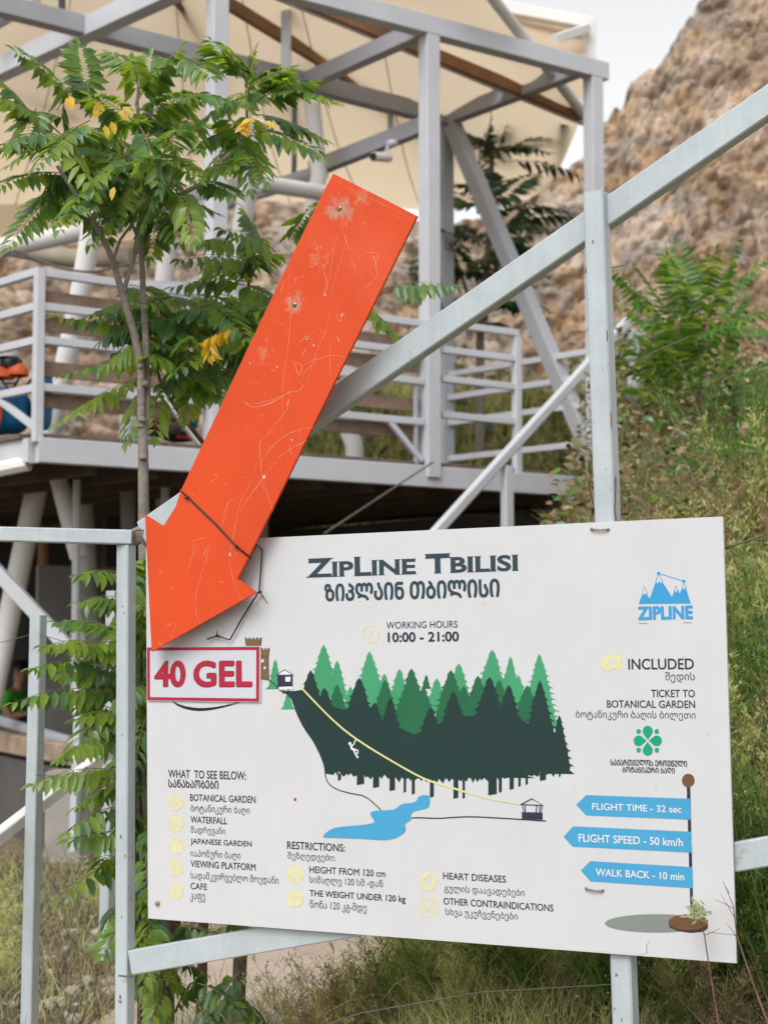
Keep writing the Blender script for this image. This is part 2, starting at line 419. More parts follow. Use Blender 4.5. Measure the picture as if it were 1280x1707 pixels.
for k in range(18):
    t_ = rr.random(); pa, pb = rr.choice(((F(993.5, 330, -.0145), F(1012, 860, -.0145)), (F(1018, 1600, -.0145), F(1026, 1707, -.0145)), (F(211, 930, -.0205), F(210, 1700, -.0205))))
    p = pa.lerp(pb, t_) + BX*rr.uniform(-.02, .02); w_, h_ = rr.uniform(.0008, .003), rr.uniform(.001, .006)
    q = [p+BX*w_*math.cos(a)*rr.uniform(.6, 1.3)+BY*h_*math.sin(a)*rr.uniform(.6, 1.3) for a in np.linspace(0, 6.28, 8)[:-1]]
    m = MB(); m.prism(q, BN*.0006); m.build('rust_spot', 'rust', fence)

# stair railing standing behind, on the left
st = thing('stair_railing', 'grey stair railing behind the left fence post, with posts and a handrail climbing right', 'railing', P(50, 1900, 6.6))
for (u0, v0, u1, v1, Y, w) in ((64, 1026, 44, 1900, 6.5, .050), (189, 985, 176, 1600, 7.6, .050), (134, 1130, 122, 1420, 9.5, .045)):
    m = MB(); a = P(u0, v0, Y); b = P(u1, v1, Y); b.y = a.y; m.beam(a, b, w, w, (math.cos(.42), -math.sin(.42), 0), .08); m.build('post', 'paint', st)
m = MB(); m.beam(P(-60, 1440, 6.15), P(200, 1238, 7.6), .048, .05, Z, .08); m.build('handrail', 'white_pipe', st)

# ------------------------------------------------------------------ sign board
sign = thing('information_sign', 'large white rectangular zipline notice board with forest picture, wired to the steel fence', 'sign', bw(0, -BH/2))
m = MB(); m.beam(bw(-BW/2, 0, -.005), bw(BW/2, 0, -.005), BH, .010, BY, .08)
pn = m.build('panel', 'board', sign)

FONT = {}
def glyphs(body, bold=0.0, small=None):
    key = (body, bold, small)
    if key in FONT: return FONT[key]
    c = bpy.data.curves.new('lettering', 'FONT'); c.body = body; c.resolution_u = 4; c.offset = bold; c.fill_mode = 'FRONT'
    if small:
        c.small_caps_scale = small
        for bf in c.body_format: bf.use_small_caps = True
    o = bpy.data.objects.new('lettering', c); col.objects.link(o)
    bpy.context.view_layer.update()
    me = bpy.data.meshes.new_from_object(o.evaluated_get(bpy.context.evaluated_depsgraph_get()))
    vs = np.array([tuple(v.co) for v in me.vertices])[:, :2]; fs = [list(p.vertices) for p in me.polygons]
    bpy.data.objects.remove(o); bpy.data.meshes.remove(me); bpy.data.curves.remove(c)
    FONT[key] = (vs, fs); return vs, fs
def text(body, uL, uR, vT, vB, mt='ink', bold=0.0, parent=None, off=.0008, small=None, serif=0, shift=(0, 0), shear=0, name='lettering', faux=0):
    """ink box given by its left/right ends and its top/bottom at the left end"""
    if bold and not serif: faux, bold = bold*1.5, 0
    vs, fs = glyphs(body, bold, small); vs = vs.copy()
    tl, bl = bp(uL, vT), bp(uL, vB)
    xr = bp(uR, (vT+vB)/2).x
    for _ in range(2):                               # follow the board's own horizontal
        pass
    x0, y0, hh, ww = bl.x, bl.y, (tl-bl).y, xr-bl.x
    mn, mx_ = vs.min(0), vs.max(0)
    q = (vs-mn)/(mx_-mn)
    mb = MB()
    X = x0 + q[:, 0]*ww + shear*q[:, 1]*hh + shift[0]; Yy = y0 + q[:, 1]*hh + shift[1]
    if faux:
        for k in range(7):
            a = 2*math.pi*k/7; mb.add([bw(p_+faux*hh*math.cos(a), q_+faux*hh*math.sin(a), off-.00001*(k+1)) for p_, q_ in zip(X, Yy)], fs)
    mb.add([bw(a, b, off) for a, b in zip(X, Yy)], fs)
    if serif:
        cnt = {}
        for f in fs:
            for a, b in zip(f, f[1:]+f[:1]): cnt[frozenset((a, b))] = cnt.get(frozenset((a, b)), 0)+1
        tops = sorted(set(np.round(Yy, 5)))
        for e, n in cnt.items():
            a, b = tuple(e)
            if n == 1 and abs(Yy[a]-Yy[b]) < 1e-5 and abs(X[a]-X[b]) > hh*.1:
                ym = Yy[a]; xa, xb = min(X[a], X[b]), max(X[a], X[b])
                lo = abs(ym-y0) < hh*.03; hi = abs(ym-(y0+hh)) < hh*.03 or abs(ym-(y0+hh*small)) < hh*.04
                if lo or hi:
                    t_ = hh*.05*(1 if lo else -1); e_ = serif*hh
                    mb.add([bw(xa-e_, ym, off+.0001), bw(xb+e_, ym, off+.0001), bw(xb+e_*.2, ym+t_, off+.0001), bw(xa-e_*.2, ym+t_, off+.0001)], [[0, 1, 2, 3] if lo else [3, 2, 1, 0]])
    return mb.build(name, mt, parent or sign)
def mt_(s): return ''.join(chr(ord(c)-0x10D0+0x1C90) if 0x10D0 <= ord(c) <= 0x10FF else c for c in s)

text('Zipline Tbilisi'.replace('l', 'l').replace('ZipLine', 'ZipLine') if False else 'ZipLine Tbilisi', 512, 863, 931.5, 963.5, 'title', .025, small=.78, serif=.06)
text(mt_('ზიპლაინ თბილისი'), 542, 832, 974.5, 1002, 'title', faux=.045)
text('WORKING HOURS', 644, 762.5, 1037, 1048.5, 'ink', .004)
text('10:00 - 21:00', 647, 764.5, 1055, 1070.5, 'ink', .03)
text('INCLUDED', 1047.6, 1156.3, 1098.8, 1116.3, 'ink', .014)
text('შედის', 1109, 1158, 1120.5, 1138.6)
text('TICKET TO', 1085.6, 1158, 1150, 1162.3, 'ink', .012)
text('BOTANICAL GARDEN', 1012, 1158.3, 1167.6, 1179.8, 'ink', .012)
text('ბოტანიკური ბაღის ბილეთი', 960, 1159.3, 1184, 1200.5)
text(mt_('საქართველოს ეროვნული'), 1017.8, 1144.8, 1266, 1276, 'ink', faux=.03)
text(mt_('ბოტანიკური ბაღი'), 1037.8, 1124.3, 1278.3, 1287.8, 'ink', faux=.03)
text('WHAT  TO SEE BELOW:', 280.8, 410, 1283.3, 1296.7, 'ink', .012)
text(mt_('სანახაობები'), 281.3, 364, 1299.5, 1312.8, 'ink', faux=.03)
text('BOTANICAL GARDEN', 317.3, 426, 1324, 1335.3, 'ink', .012)
text('ბოტანიკური ბაღი', 318, 416.5, 1341, 1357)
text('WATERFALL', 318, 378.4, 1361, 1372, 'ink', .012)
text('შადრევანი', 318, 376, 1377.5, 1392)
text('JAPANESE GARDEN', 318, 419.4, 1398, 1409.6, 'ink', .012)
text('იაპონური ბაღი', 318, 401, 1416, 1432)
text('VIEWING PLATFORM', 318, 426, 1434.6, 1445.6, 'ink', .012)
text('სადამკვირვებლო მოედანი', 318, 464.5, 1452.7, 1468.7)
text('CAFE', 318, 345, 1472, 1482.7, 'ink', .012)
text('კაფე', 317.3, 342, 1489.3, 1504)
text('RESTRICTIONS:', 479, 574.7, 1403, 1415.5, 'ink', .014)
text('შეზღუდვები:', 479.6, 558.7, 1420.3, 1435)
text('HEIGHT FROM 120 cm', 516.2, 642, 1444.4, 1455.4, 'ink', .012)
text('სიმაღლე 120 სმ -დან', 516, 638.2, 1460, 1475.8)
text('THE WEIGHT UNDER 120 kg', 516.5, 675.6, 1484, 1497.5, 'ink', .012)
text('წონა 120 კგ-მდე', 517, 611, 1500.5, 1518)
text('HEART DISEASES', 738.9, 843, 1454.7, 1466, 'ink', .012)
text('გულის დაავადებები', 741, 874, 1474.8, 1490)
text('OTHER CONTRAINDICATIONS', 739.5, 922, 1497, 1508.3, 'ink', .012)
text('სხვა უკუჩვენებები', 743, 862.6, 1514, 1529.3)
text('ZIPLINE', 1064.5, 1153.9, 1012.6, 1032.8, 'logo', .045)

LAY = [0.0006]
def lay(): LAY[0] += .000014; return LAY[0]
def poly(mb, pts, off=None, mi=0):
    off = off if off is not None else lay()
    q = [bp(u, v) for u, v in pts]
    a = sum(q[i].x*q[(i+1) % len(q)].y - q[(i+1) % len(q)].x*q[i].y for i in range(len(q)))
    if a < 0: q.reverse()
    mb.add([bw(p.x, p.y, off) for p in q], [list(range(len(q)))], mi)
def line(mb, pts, w, off=None, mi=0, closed=False):       # a printed line, w pixels wide
    off = off if off is not None else lay()
    q = [bp(u, v) for u, v in pts]; k = .00178*w/2
    n = len(q); L, Rr = [], []
    for i in range(n):
        a = q[i-1] if (i > 0 or closed) else q[i]; b = q[(i+1) % n] if (i < n-1 or closed) else q[i]
        d = (b-a); d = d.normalized() if d.length > 0 else Vector((1, 0)); nn = Vector((-d.y, d.x))*k
        L.append(q[i]+nn); Rr.append(q[i]-nn)
    vs = [bw(p.x, p.y, off) for p in L+Rr]
    rng = range(n) if closed else range(n-1)
    mb.add(vs, [[n+i, n+(i+1) % n, (i+1) % n, i] for i in rng], mi)
def ell(u, v, rx, ry, n=28, a0=0, a1=360): return [(u+rx*math.cos(R(a)), v+ry*math.sin(R(a))) for a in np.linspace(a0, a1, n, endpoint=(a1-a0) < 360)]
def curve(pts, n=6):                                       # smooth polyline
    out = []
    for i in range(len(pts)-1):
        p0, p1, p2, p3 = pts[max(i-1, 0)], pts[i], pts[i+1], pts[min(i+2, len(pts)-1)]
        for k in range(n):
            t = k/n
            out.append(tuple(.5*(2*p1[j]+(p2[j]-p0[j])*t+(2*p0[j]-5*p1[j]+4*p2[j]-p3[j])*t*t+(3*p1[j]-p0[j]-3*p2[j]+p3[j])*t**3) for j in (0, 1)))
    out.append(pts[-1]); return out

# forest picture
rt = random.Random(11)
def spruce(ax, ay, by, wb, tiers):
    Ls, Rs = [], []
    for k in range(1, tiers+1):
        t = k/tiers; y = ay + (by-ay)*t; w = wb*(t**.85)
        for s, l in ((-1, Ls), (1, Rs)):
            j = 1 + rt.uniform(-.08, .08)
            ym = y - (by-ay)/tiers*.45
            l.append((ax + s*w*.66*j, ym)); l.append((ax + s*w*j, y+rt.uniform(-1, 1.5)))
            if k < tiers: l.append((ax + s*w*.74*j, y-.6))
    return [(ax, ay)] + Rs + Ls[::-1]
f1, f2, f3 = MB(), MB(), MB()
for ax, ay, by, wb in ((458.8, 1099, 1148, 15), (480, 1155, 1182, 12), (539.6, 1075, 1160, 34), (562, 1101, 1165, 24), (584, 1144, 1190, 18), (641, 1123, 1190, 28), (666, 1115, 1190, 31), (616, 1086, 1190, 42), (728, 1131, 1185, 26), (764.7, 1106, 1180, 33), (864, 1125, 1180, 22), (850.8, 1094.5, 1170, 24), (820.5, 1083, 1175, 41), (899, 1090, 1215, 43)):
    poly(f1, spruce(ax, ay, by, wb, max(3, int((by-ay)/9.5))))
for ax, ay, by, wb in ((562, 1141, 1215, 34), (641.8, 1133.5, 1220, 38), (710.6, 1125, 1148, 9), (706, 1146, 1230, 40), (686, 1114.5, 1230, 50), (773, 1143.5, 1220, 36), (751.6, 1117, 1220, 46), (832, 1133, 1220, 38), (796.7, 1126.5, 1220, 42), (879, 1142.5, 1205, 32), (676, 1190, 1246, 30)):
    poly(f2, spruce(ax, ay, by, wb, max(3, int((by-ay)/10))))
for ax, ay, by, wb in ((518, 1117, 1166, 23), (541, 1146.5, 1205, 27), (624.5, 1171, 1280, 50), (598.7, 1130, 1262, 58), (650.7, 1163.5, 1285, 46), (718, 1179, 1298, 54), (755.8, 1152.5, 1298, 62), (848, 1141.5, 1292, 56), (816, 1128.5, 1296, 72), (900, 1134.5, 1282, 49), (932.4, 1192.5, 1290, 27)):
    poly(f3, spruce(ax, ay, by, wb, max(4, int((by-ay)/11))))
edge = curve([(470, 1152), (486, 1166), (495, 1190), (507, 1214), (523, 1238), (535, 1262), (541, 1280), (543, 1290)], 4)
btm = [(556, 1292), (560, 1287)]
x = 562
while x < 944:
    yb = 1290 + 13*math.sin(math.pi*(x-540)/400)
    btm += [(x, yb+rt.uniform(-1, 4)), (x+rt.uniform(3, 6), yb-rt.uniform(2, 9))]; x += rt.uniform(7, 12)
poly(f3, edge + btm + [(945, 1284), (938, 1250), (915, 1225), (850, 1190), (760, 1195), (690, 1225), (640, 1200), (560, 1180), (505, 1150), (492, 1152)])
for (u, v0, v1, w) in ((566, 1290, 1301, 5), (601, 1288, 1308, 12), (627, 1290, 1313, 10), (654, 1294, 1318, 9), (675, 1296, 1321, 4), (689, 1296, 1324, 5), (720, 1300, 1329, 6.5), (760, 1300, 1331, 8), (773, 1300, 1331, 4), (821, 1296, 1325, 14), (834, 1296, 1321, 5), (853, 1294, 1316, 7), (866, 1294, 1311, 4), (878, 1292, 1308, 4), (905, 1288, 1301, 10), (933, 1286, 1295, 3)):
    poly(f3, [(u-w/2, v0), (u+w/2, v0), (u+w/2, v1-1), (u-w/2, v1+1)])
forest = f1.build('forest_picture', 'green1', sign); f2.build('tree_layer', 'green2', forest); f3.build('tree_layer', 'green3', forest)
m = MB(); poly(m, curve([(540, 1392), (558, 1380.5), (600, 1376), (620, 1373), (624, 1369), (617.4, 1357), (626, 1352), (656, 1350), (670, 1341), (692, 1337.5), (699, 1328), (715, 1327), (715.5, 1344), (707, 1349), (690, 1353), (685, 1360), (685, 1367), (675, 1374), (676.5, 1382), (672, 1390), (648, 1400.6), (600, 1398.5), (539, 1396.6)], 3))
m.build('lake_picture', 'lake', sign)
m = MB(); line(m, curve([(435, 1131.5), (447, 1133), (458, 1141), (467, 1151), (478, 1157), (486, 1165), (495, 1189), (507, 1213), (523, 1237), (535, 1261), (541, 1279), (544, 1299), (553, 1311), (570, 1319), (593, 1324.5), (604, 1326.5), (617, 1334), (635, 1350.5)]), 1.7)
line(m, curve([(686, 1364), (700, 1363.5), (730, 1364.5), (780, 1362), (830, 1364), (910, 1369)]), 1.8)
m.build('hill_line', 'ink', sign)
m = MB(); line(m, curve([(499.8, 1143.7), (552.5, 1198), (594, 1232), (650, 1267), (706.5, 1298), (748.7, 1312), (777, 1321)]), 3.0)
line(m, curve([(777, 1321), (815, 1332), (869.7, 1341.7)]), 2.0)
m.build('cable_picture', 'lineyellow', sign)
m = MB()
poly(m, ell(583.6, 1239.8, 2.6, 2.6, 12)); line(m, [(585, 1242), (586.5, 1248), (592, 1251)], 4); line(m, [(590, 1251), (593, 1257), (597, 1264)], 3.2); line(m, [(590, 1249), (597, 1251.5), (596, 1257)], 2.6)
line(m, [(586, 1245), (590, 1241), (593.5, 1233)], 2)
m.build('rider_picture', 'whiteink', sign)
# little cable stations
hut = MB()
poly(hut, [(463, 1126.5), (488, 1126.5), (488, 1149), (463, 1149)], mi=0)
poly(hut, [(460, 1126), (474.5, 1116), (490.5, 1126)], mi=0); poly(hut, [(464, 1124.8), (474.6, 1117.6), (486.5, 1124.8)], mi=1)
poly(hut, [(476, 1128.5), (485, 1128.5), (484, 1136.5), (476, 1136.5)], mi=1); poly(hut, [(465, 1145.5), (488, 1144.5), (488, 1149.5), (465, 1150)], mi=1)
line(hut, [(472, 1150), (472, 1157)], 2); line(hut, [(481, 1149), (481, 1163)], 2)
hut.build('station_picture', ['ink', 'whiteink'], sign); hut = MB()
poly(hut, [(870, 1354), (904.5, 1355), (904.5, 1366.8), (870, 1366)], mi=0)
line(hut, [(868, 1341.5), (886.5, 1332), (905.5, 1343), (868, 1341.5)], 1.6)
for u0, u1 in ((871, 874), (875.5, 875.5), (895, 893.5), (900, 899), (904, 901.5)): line(hut, [(u0, 1343), (u1, 1355)], 1.4)
hut.build('station_picture', ['ink', 'whiteink'], sign)
cs = MB()
def crenel(u0, u1, v0, v1, n, flare=1.5):
    out = [(u0+flare, v1), (u0, v0)]; w = (u1-u0)/(2*n-1)
    for k in range(n):
        a = u0+2*k*w; out += [(a, v0), (a+w, v0)]
        if k < n-1: out += [(a+w, v0+3), (a+2*w, v0+3)]
    return out + [(u1-flare, v1)]
for g_, mi in ((0.9, 0), (0, 1)):
    poly(cs, [(u, v) for u, v in crenel(409.5-g_, 436+g_, 1064-g_, 1076.5, 5)], mi=mi)
    poly(cs, [(u, v) for u, v in crenel(431-g_, 449+g_, 1081.5-g_, 1094, 4)], mi=mi)
    poly(cs, [(432-g_, 1094), (447+g_, 1094), (448+g_, 1133.5+g_), (432-g_, 1131+g_)], mi=mi)
line(cs, [(431, 1094), (447.5, 1094)], 1.2, mi=0); poly(cs, ell(441.6, 1113.5, 1.7, 2.6, 10), mi=2); poly(cs, [(436, 1100), (440, 1099), (440, 1104), (436, 1105)], mi=2)
cs.build('tower_picture', ['ink', 'castle', 'whiteink'], sign)
# mountain emblem
LAY[0] = .0006; m = MB()
poly(m, [(1064.5, 1007), (1071, 989), (1074, 992), (1076.5, 988.5), (1083, 998), (1093, 969.5), (1096, 973), (1098.5, 968.5), (1101, 972.5), (1103.5, 969), (1120, 995), (1124, 985), (1126.5, 987.5), (1129, 984), (1133, 989.5), (1137, 980), (1140, 983), (1143, 979), (1151.4, 1006.4)])
for l in ([(1071, 988), (1073.6, 977), (1079.5, 990.5)], [(1093, 969), (1097.8, 957), (1104, 969)], [(1123.5, 986), (1126, 976), (1131, 986)], [(1137, 981), (1139.7, 970), (1144, 981)], [(1097.8, 956), (1139.7, 969)]): line(m, l, 1.1)
poly(m, ell(1097.8, 956, 2.8, 2.8, 14)); poly(m, ell(1139.7, 969, 2.8, 2.8, 14))
line(m, [(1064.5, 1039.5), (1079, 1039.5)], 1, mi=1); line(m, [(1139, 1038.2), (1153, 1038.2)], 1, mi=1)
m.build('mountain_emblem', ['logo', 'greyink'], sign)
# four-leaf emblem
LAY[0] = .0006; m = MB(); cu, cv = 1079.6, 1235.3
for k in range(4):
    a = R(90*k); pts = []
    for t in np.linspace(0, 1, 23):
        th = -R(130) + R(260)*t; pts.append((15.0 + 8.4*math.cos(th), 8.4*math.sin(th)))
    pts.append((1.6, 0))
    poly(m, [(cu + x*math.cos(a) - y*math.sin(a), cv + (x*math.sin(a) + y*math.cos(a))*1.07) for x, y in pts])
    sx, sy = ((1, 1), (-1, 1), (-1, -1), (1, -1))[k]
    q = [(11.5, 12.5), (13.5, 11.2), (18.5, 11.5), (18.6, 15.5), (17.6, 18.6), (13.8, 18.8), (11.6, 16.5)]
    poly(m, [(cu+sx*x, cv+sy*y*1.05) for x, y in q])
m.build('leaf_emblem', 'clover', sign)
# signpost picture with its three blue arrows
LAY[0] = .0006; sp = MB()
poly(sp, ell(1094, 1540, 86, 15.5, 40), mi=3)
poly(sp, [(1144.5, 1308), (1150.3, 1308), (1155.8, 1527), (1151, 1527)], mi=0)
poly(sp, ell(1147.2, 1301.6, 10.6, 11.4), mi=1)
poly(sp, [(1114.3, 1540), (1120, 1534), (1180, 1534), (1180, 1548), (1172, 1554), (1152, 1556), (1130, 1553), (1116, 1547)], mi=2)
poly(sp, ell(1147, 1538, 33, 13.2, 36), mi=1)
spo = sp.build('signpost_picture', ['ink', 'brown', 'brown_dk', 'greyink'], sign)
for pts, t, a, b, c, d in (([(960.3, 1342), (977, 1325.8), (1150, 1332), (1151.3, 1367), (977, 1360)], 'FLIGHT TIME - 32 sec', 987.6, 1136, 1339.2, 1350.2),
                           ([(939.3, 1395.7), (955, 1378), (1151.8, 1387), (1153.8, 1422), (954.5, 1412)], 'FLIGHT SPEED - 50 km/h', 965, 1138, 1390.7, 1403.5),
                           ([(968, 1451.7), (983.7, 1436), (1154, 1446), (1155.5, 1481.5), (984.5, 1470)], 'WALK BACK - 10 min', 993.5, 1140, 1448.3, 1460.3)):
    m = MB(); poly(m, pts); ab = m.build('arrow_banner', 'lake', spo)
    text(t, a, b, c, d, 'whiteink', .012, parent=spo, off=.0016)
# faded yellow icons
def icon(u, v, r, kind_):
    LAY[0] = .0006; m = MB()
    if kind_ == 'ring':
        line(m, ell(u, v, r, r*1.06), 2.6, closed=True); line(m, [(u, v+4), (u+3, v-5)], 2); line(m, [(u-4, v+4), (u, v+4)], 2)
    elif kind_ == 'cross':
        line(m, ell(u, v, r*.92, r), 3, closed=True); line(m, [(u-r*.7, v-r*.7), (u+r*.7, v+r*.7)], 3.5); line(m, [(u+r*.7, v-r*.7), (u-r*.7, v+r*.7)], 3.5)
    elif kind_ == 'heart':
        line(m, ell(u, v, r*.74, r*.80), r*.52, closed=True)
    elif kind_ == 'cloud':
        poly(m, [(u-16, v+12), (u-18, v+2), (u-13, v-8), (u-3, v-15), (u+6, v-14), (u+10, v-10), (u+18, v-11), (u+17, v+3), (u+18, v+13), (u+6, v+10), (u-4, v+14)])
        poly(m, ell(u+1, v-2, 5, 5), mi=1)
    else:
        poly(m, ell(u, v, r, r*1.1))
        for q in kind_: line(m, [(u+a*r, v+b*r) for a, b in q], 1.6, mi=1)
    m.build('icon', ['yellow', 'board'], sign)
icon(618, 1056.5, 13.5, 'ring'); icon(1019, 1105, 16, 'cloud'); icon(713.6, 1470, 15, 'heart'); icon(715, 1512, 15, 'cross')
for (u, v, k) in ((292.9, 1338, [((-.5, .1), (0, -.6), (.5, .1)), ((0, -.6), (0, .8)), ((-.5, .5), (.5, .5))]), (293, 1374, [((-.4, -.6), (-.4, .5)), ((0, -.4), (0, .7)), ((.4, -.6), (.4, .5))]),
                  (294, 1411.5, [tuple((.55*math.cos(t), .55*math.sin(t)) for t in np.linspace(0, 5.5, 14))]), (293.4, 1448, [((-.6, -.3), (.6, -.3)), ((-.4, -.3), (-.4, .6)), ((.4, -.3), (.4, .6)), ((-.6, .2), (.6, .2))]),
                  (293.4, 1485.5, [((-.4, -.6), (-.4, .6)), ((.35, -.6), (.35, .6)), ((-.1, -.5), (-.1, .1))]), (492.3, 1458, [((0, -.6), (0, .7)), ((.35, -.7), (.35, .7)), ((-.4, -.2), (-.4, .5))]), (491.7, 1498, [((-.4, -.5), (0, 0), (.4, -.5)), ((-.4, .6), (0, 0), (.4, .6))])):
    icon(u, v, 12.6 if u < 400 else 14, k)
# brush-drawn ellipse under the price plate
m = MB()
pts = curve([(286, 1168), (296, 1175), (312, 1180.5), (332, 1183), (354, 1181.5), (378, 1176.5), (402, 1169)], 5)
for i, (u, v) in enumerate(pts): pass
n = len(pts); th = [1.0+4.2*math.sin(math.pi*min(1, i/n*1.15))**.8 if i/n < .87 else 1.0 for i in range(n)]
poly(m, [(u, v-t/2) for (u, v), t in zip(pts, th)] + [(u, v+t/2) for (u, v), t in list(zip(pts, th))[::-1]])
line(m, curve([(330, 1185.5), (362, 1181.5), (392, 1174), (404, 1168)], 4), .9)
m.build('brush_stroke', 'black', sign)
# dirt and a red dot on the panel
m = MB(); poly(m, ell(492, 1333.3, 2.2, 2.8, 9), mi=0)
m.build('paint_spot', ['red'], sign)
for i in range(26):
    m = MB(); u, v = rr.uniform(450, 1200), rr.uniform(890, 1590)
    a = rr.uniform(.3, 1.0); poly(m, [(u+a*math.cos(k)*rr.uniform(.6, 1.3), v+a*1.2*math.sin(k)*rr.uniform(.6, 1.3)) for k in np.linspace(0, 6.28, 7)[:-1]], off=.0030); m.build('dirt_speck', 'steel', sign)
# screw and wire loops through the panel
m = MB(); p = bw(*bp(263.5, 1506.5), .001); m.tube([p, p+BN*.006, p+BN*.010], [.008, .0075, .003], 12); m.build('screw', 'steel', sign)
for u0, v0, u1, v1 in ((986, 882.5, 1014, 883), (977, 1482, 1005, 1485.5)):
    m = MB(); m.tube([bw(*bp(u0, v0), -.01), bw(*bp(u0, v0), .006), bw(*bp((u0+u1)/2, (v0+v1)/2+.6), .008), bw(*bp(u1, v1), .006), bw(*bp(u1, v1), -.01)], .0027, 7)
    m.build('wire_loop', 'steel', sign)
m = MB()
for u0, v0, u1, v1 in ((986, 882.5, 1014, 883), (977, 1482, 1005, 1485.5)):
    for u, v in ((u0, v0), (u1, v1)): m = MB(); poly(m, ell(u, v, 2.6, 2.8, 10), off=.0009); m.build('drill_hole', 'rust', sign)

# ------------------------------------------------------------------ price plate
price = thing('price_sign', 'small white price plate with red frame reading 40 GEL, below the orange arrow', 'sign', F(340, 1171, .003))
cr_ = [(246, 1078.5), (435.2, 1077.3), (434.8, 1171), (246.4, 1168.3)]
m = MB(); q = [F(u, v, .0025) for u, v in cr_]; m.prism(q[::-1], BN*.003); m.build('plate', 'sticker', price)
m = MB()
ou = [bp(247, 1079.6), bp(434.2, 1078.4), bp(433.8, 1169.8), bp(247.3, 1167.2)]; inn = [bp(251.6, 1084.6), bp(429, 1083.6), bp(428.6, 1164.6), bp(251.8, 1162.2)]
m.add([bw(p.x, p.y, .0064) for p in ou+inn], [[i+4, (i+1) % 4+4, (i+1) % 4, i] for i in range(4)]); m.build('border', 'red', price)
def text2(body, uL, uR, vT, vB, mt, bold, off, shift=(0, 0)): text(body, uL, uR, vT, vB, mt, bold, price, off, None, 0, shift)
for w_, a, b in (('40', 261.5, 310), ('GEL', 326.5, 421)):
    for k in range(4): text2(w_, a, b, 1103, 1143.5, 'red_dk', .03, .0062+k*.0001, (-.00065*(4-k), -.00055*(4-k)))
    text2(w_, a, b, 1103, 1143.5, 'red', .03, .0068)

# ------------------------------------------------------------------ orange arrow
arrow = thing('orange_arrow', 'big scratched orange-red wooden arrow pointing down at the price plate', 'arrow', F(256, 1086, .05))
ao = .062
apx = [(255.7, 1086.5), (429.5, 988), (398.3, 965), (456, 850), (560, 637), (628.5, 500), (697.2, 360.6), (640, 331), (600, 311), (558, 289.8), (543, 318), (490, 425), (415, 583), (357, 706), (303.5, 820), (296, 844), (275, 878), (244.6, 858.5)]
m = MB(); m.prism([F(u, v, ao-.010) for u, v in apx], BN*.010)
ap = m.build('board', M['arrow'], arrow); ap.data.transform(Matrix.Translation(ORG[arrow.name]-ARROW_ORG)); ap.location = ARROW_ORG-ORG[arrow.name]
def aline(mb, pts, w, mi=0):
    q = [F(u, v, ao+.0006) for u, v in pts]; n = len(q); vs = []
    for i in range(n):
        d = (q[min(i+1, n-1)]-q[max(i-1, 0)]).normalized(); k = d.cross(BN).normalized()
        ww = .00150*w/2*(.35+.65*math.sin(math.pi*min(1, (i+.6)/n))); ww *= rr.uniform(.6, 1.3)
        vs += [q[i]+k*ww, q[i]-k*ww]
    mb.add(vs, [[2*i, 2*i+2, 2*i+3, 2*i+1] for i in range(n-1)], mi)
def inside(u, v):
    c = False; n = len(apx)
    for i in range(n):
        (x1, y1), (x2, y2) = apx[i], apx[(i+1) % n]
        if (y1 > v) != (y2 > v) and u < (x2-x1)*(v-y1)/(y2-y1)+x1: c = not c
    return c
m = MB()
def ac(pts, w=1.0, n=6):
    q = [(u+rr.uniform(-.3, .3), v+rr.uniform(-.3, .3)) for u, v in curve(pts, n)]
    q = [p for p in q if inside(*p)]
    if len(q) > 1: aline(m, q, w)
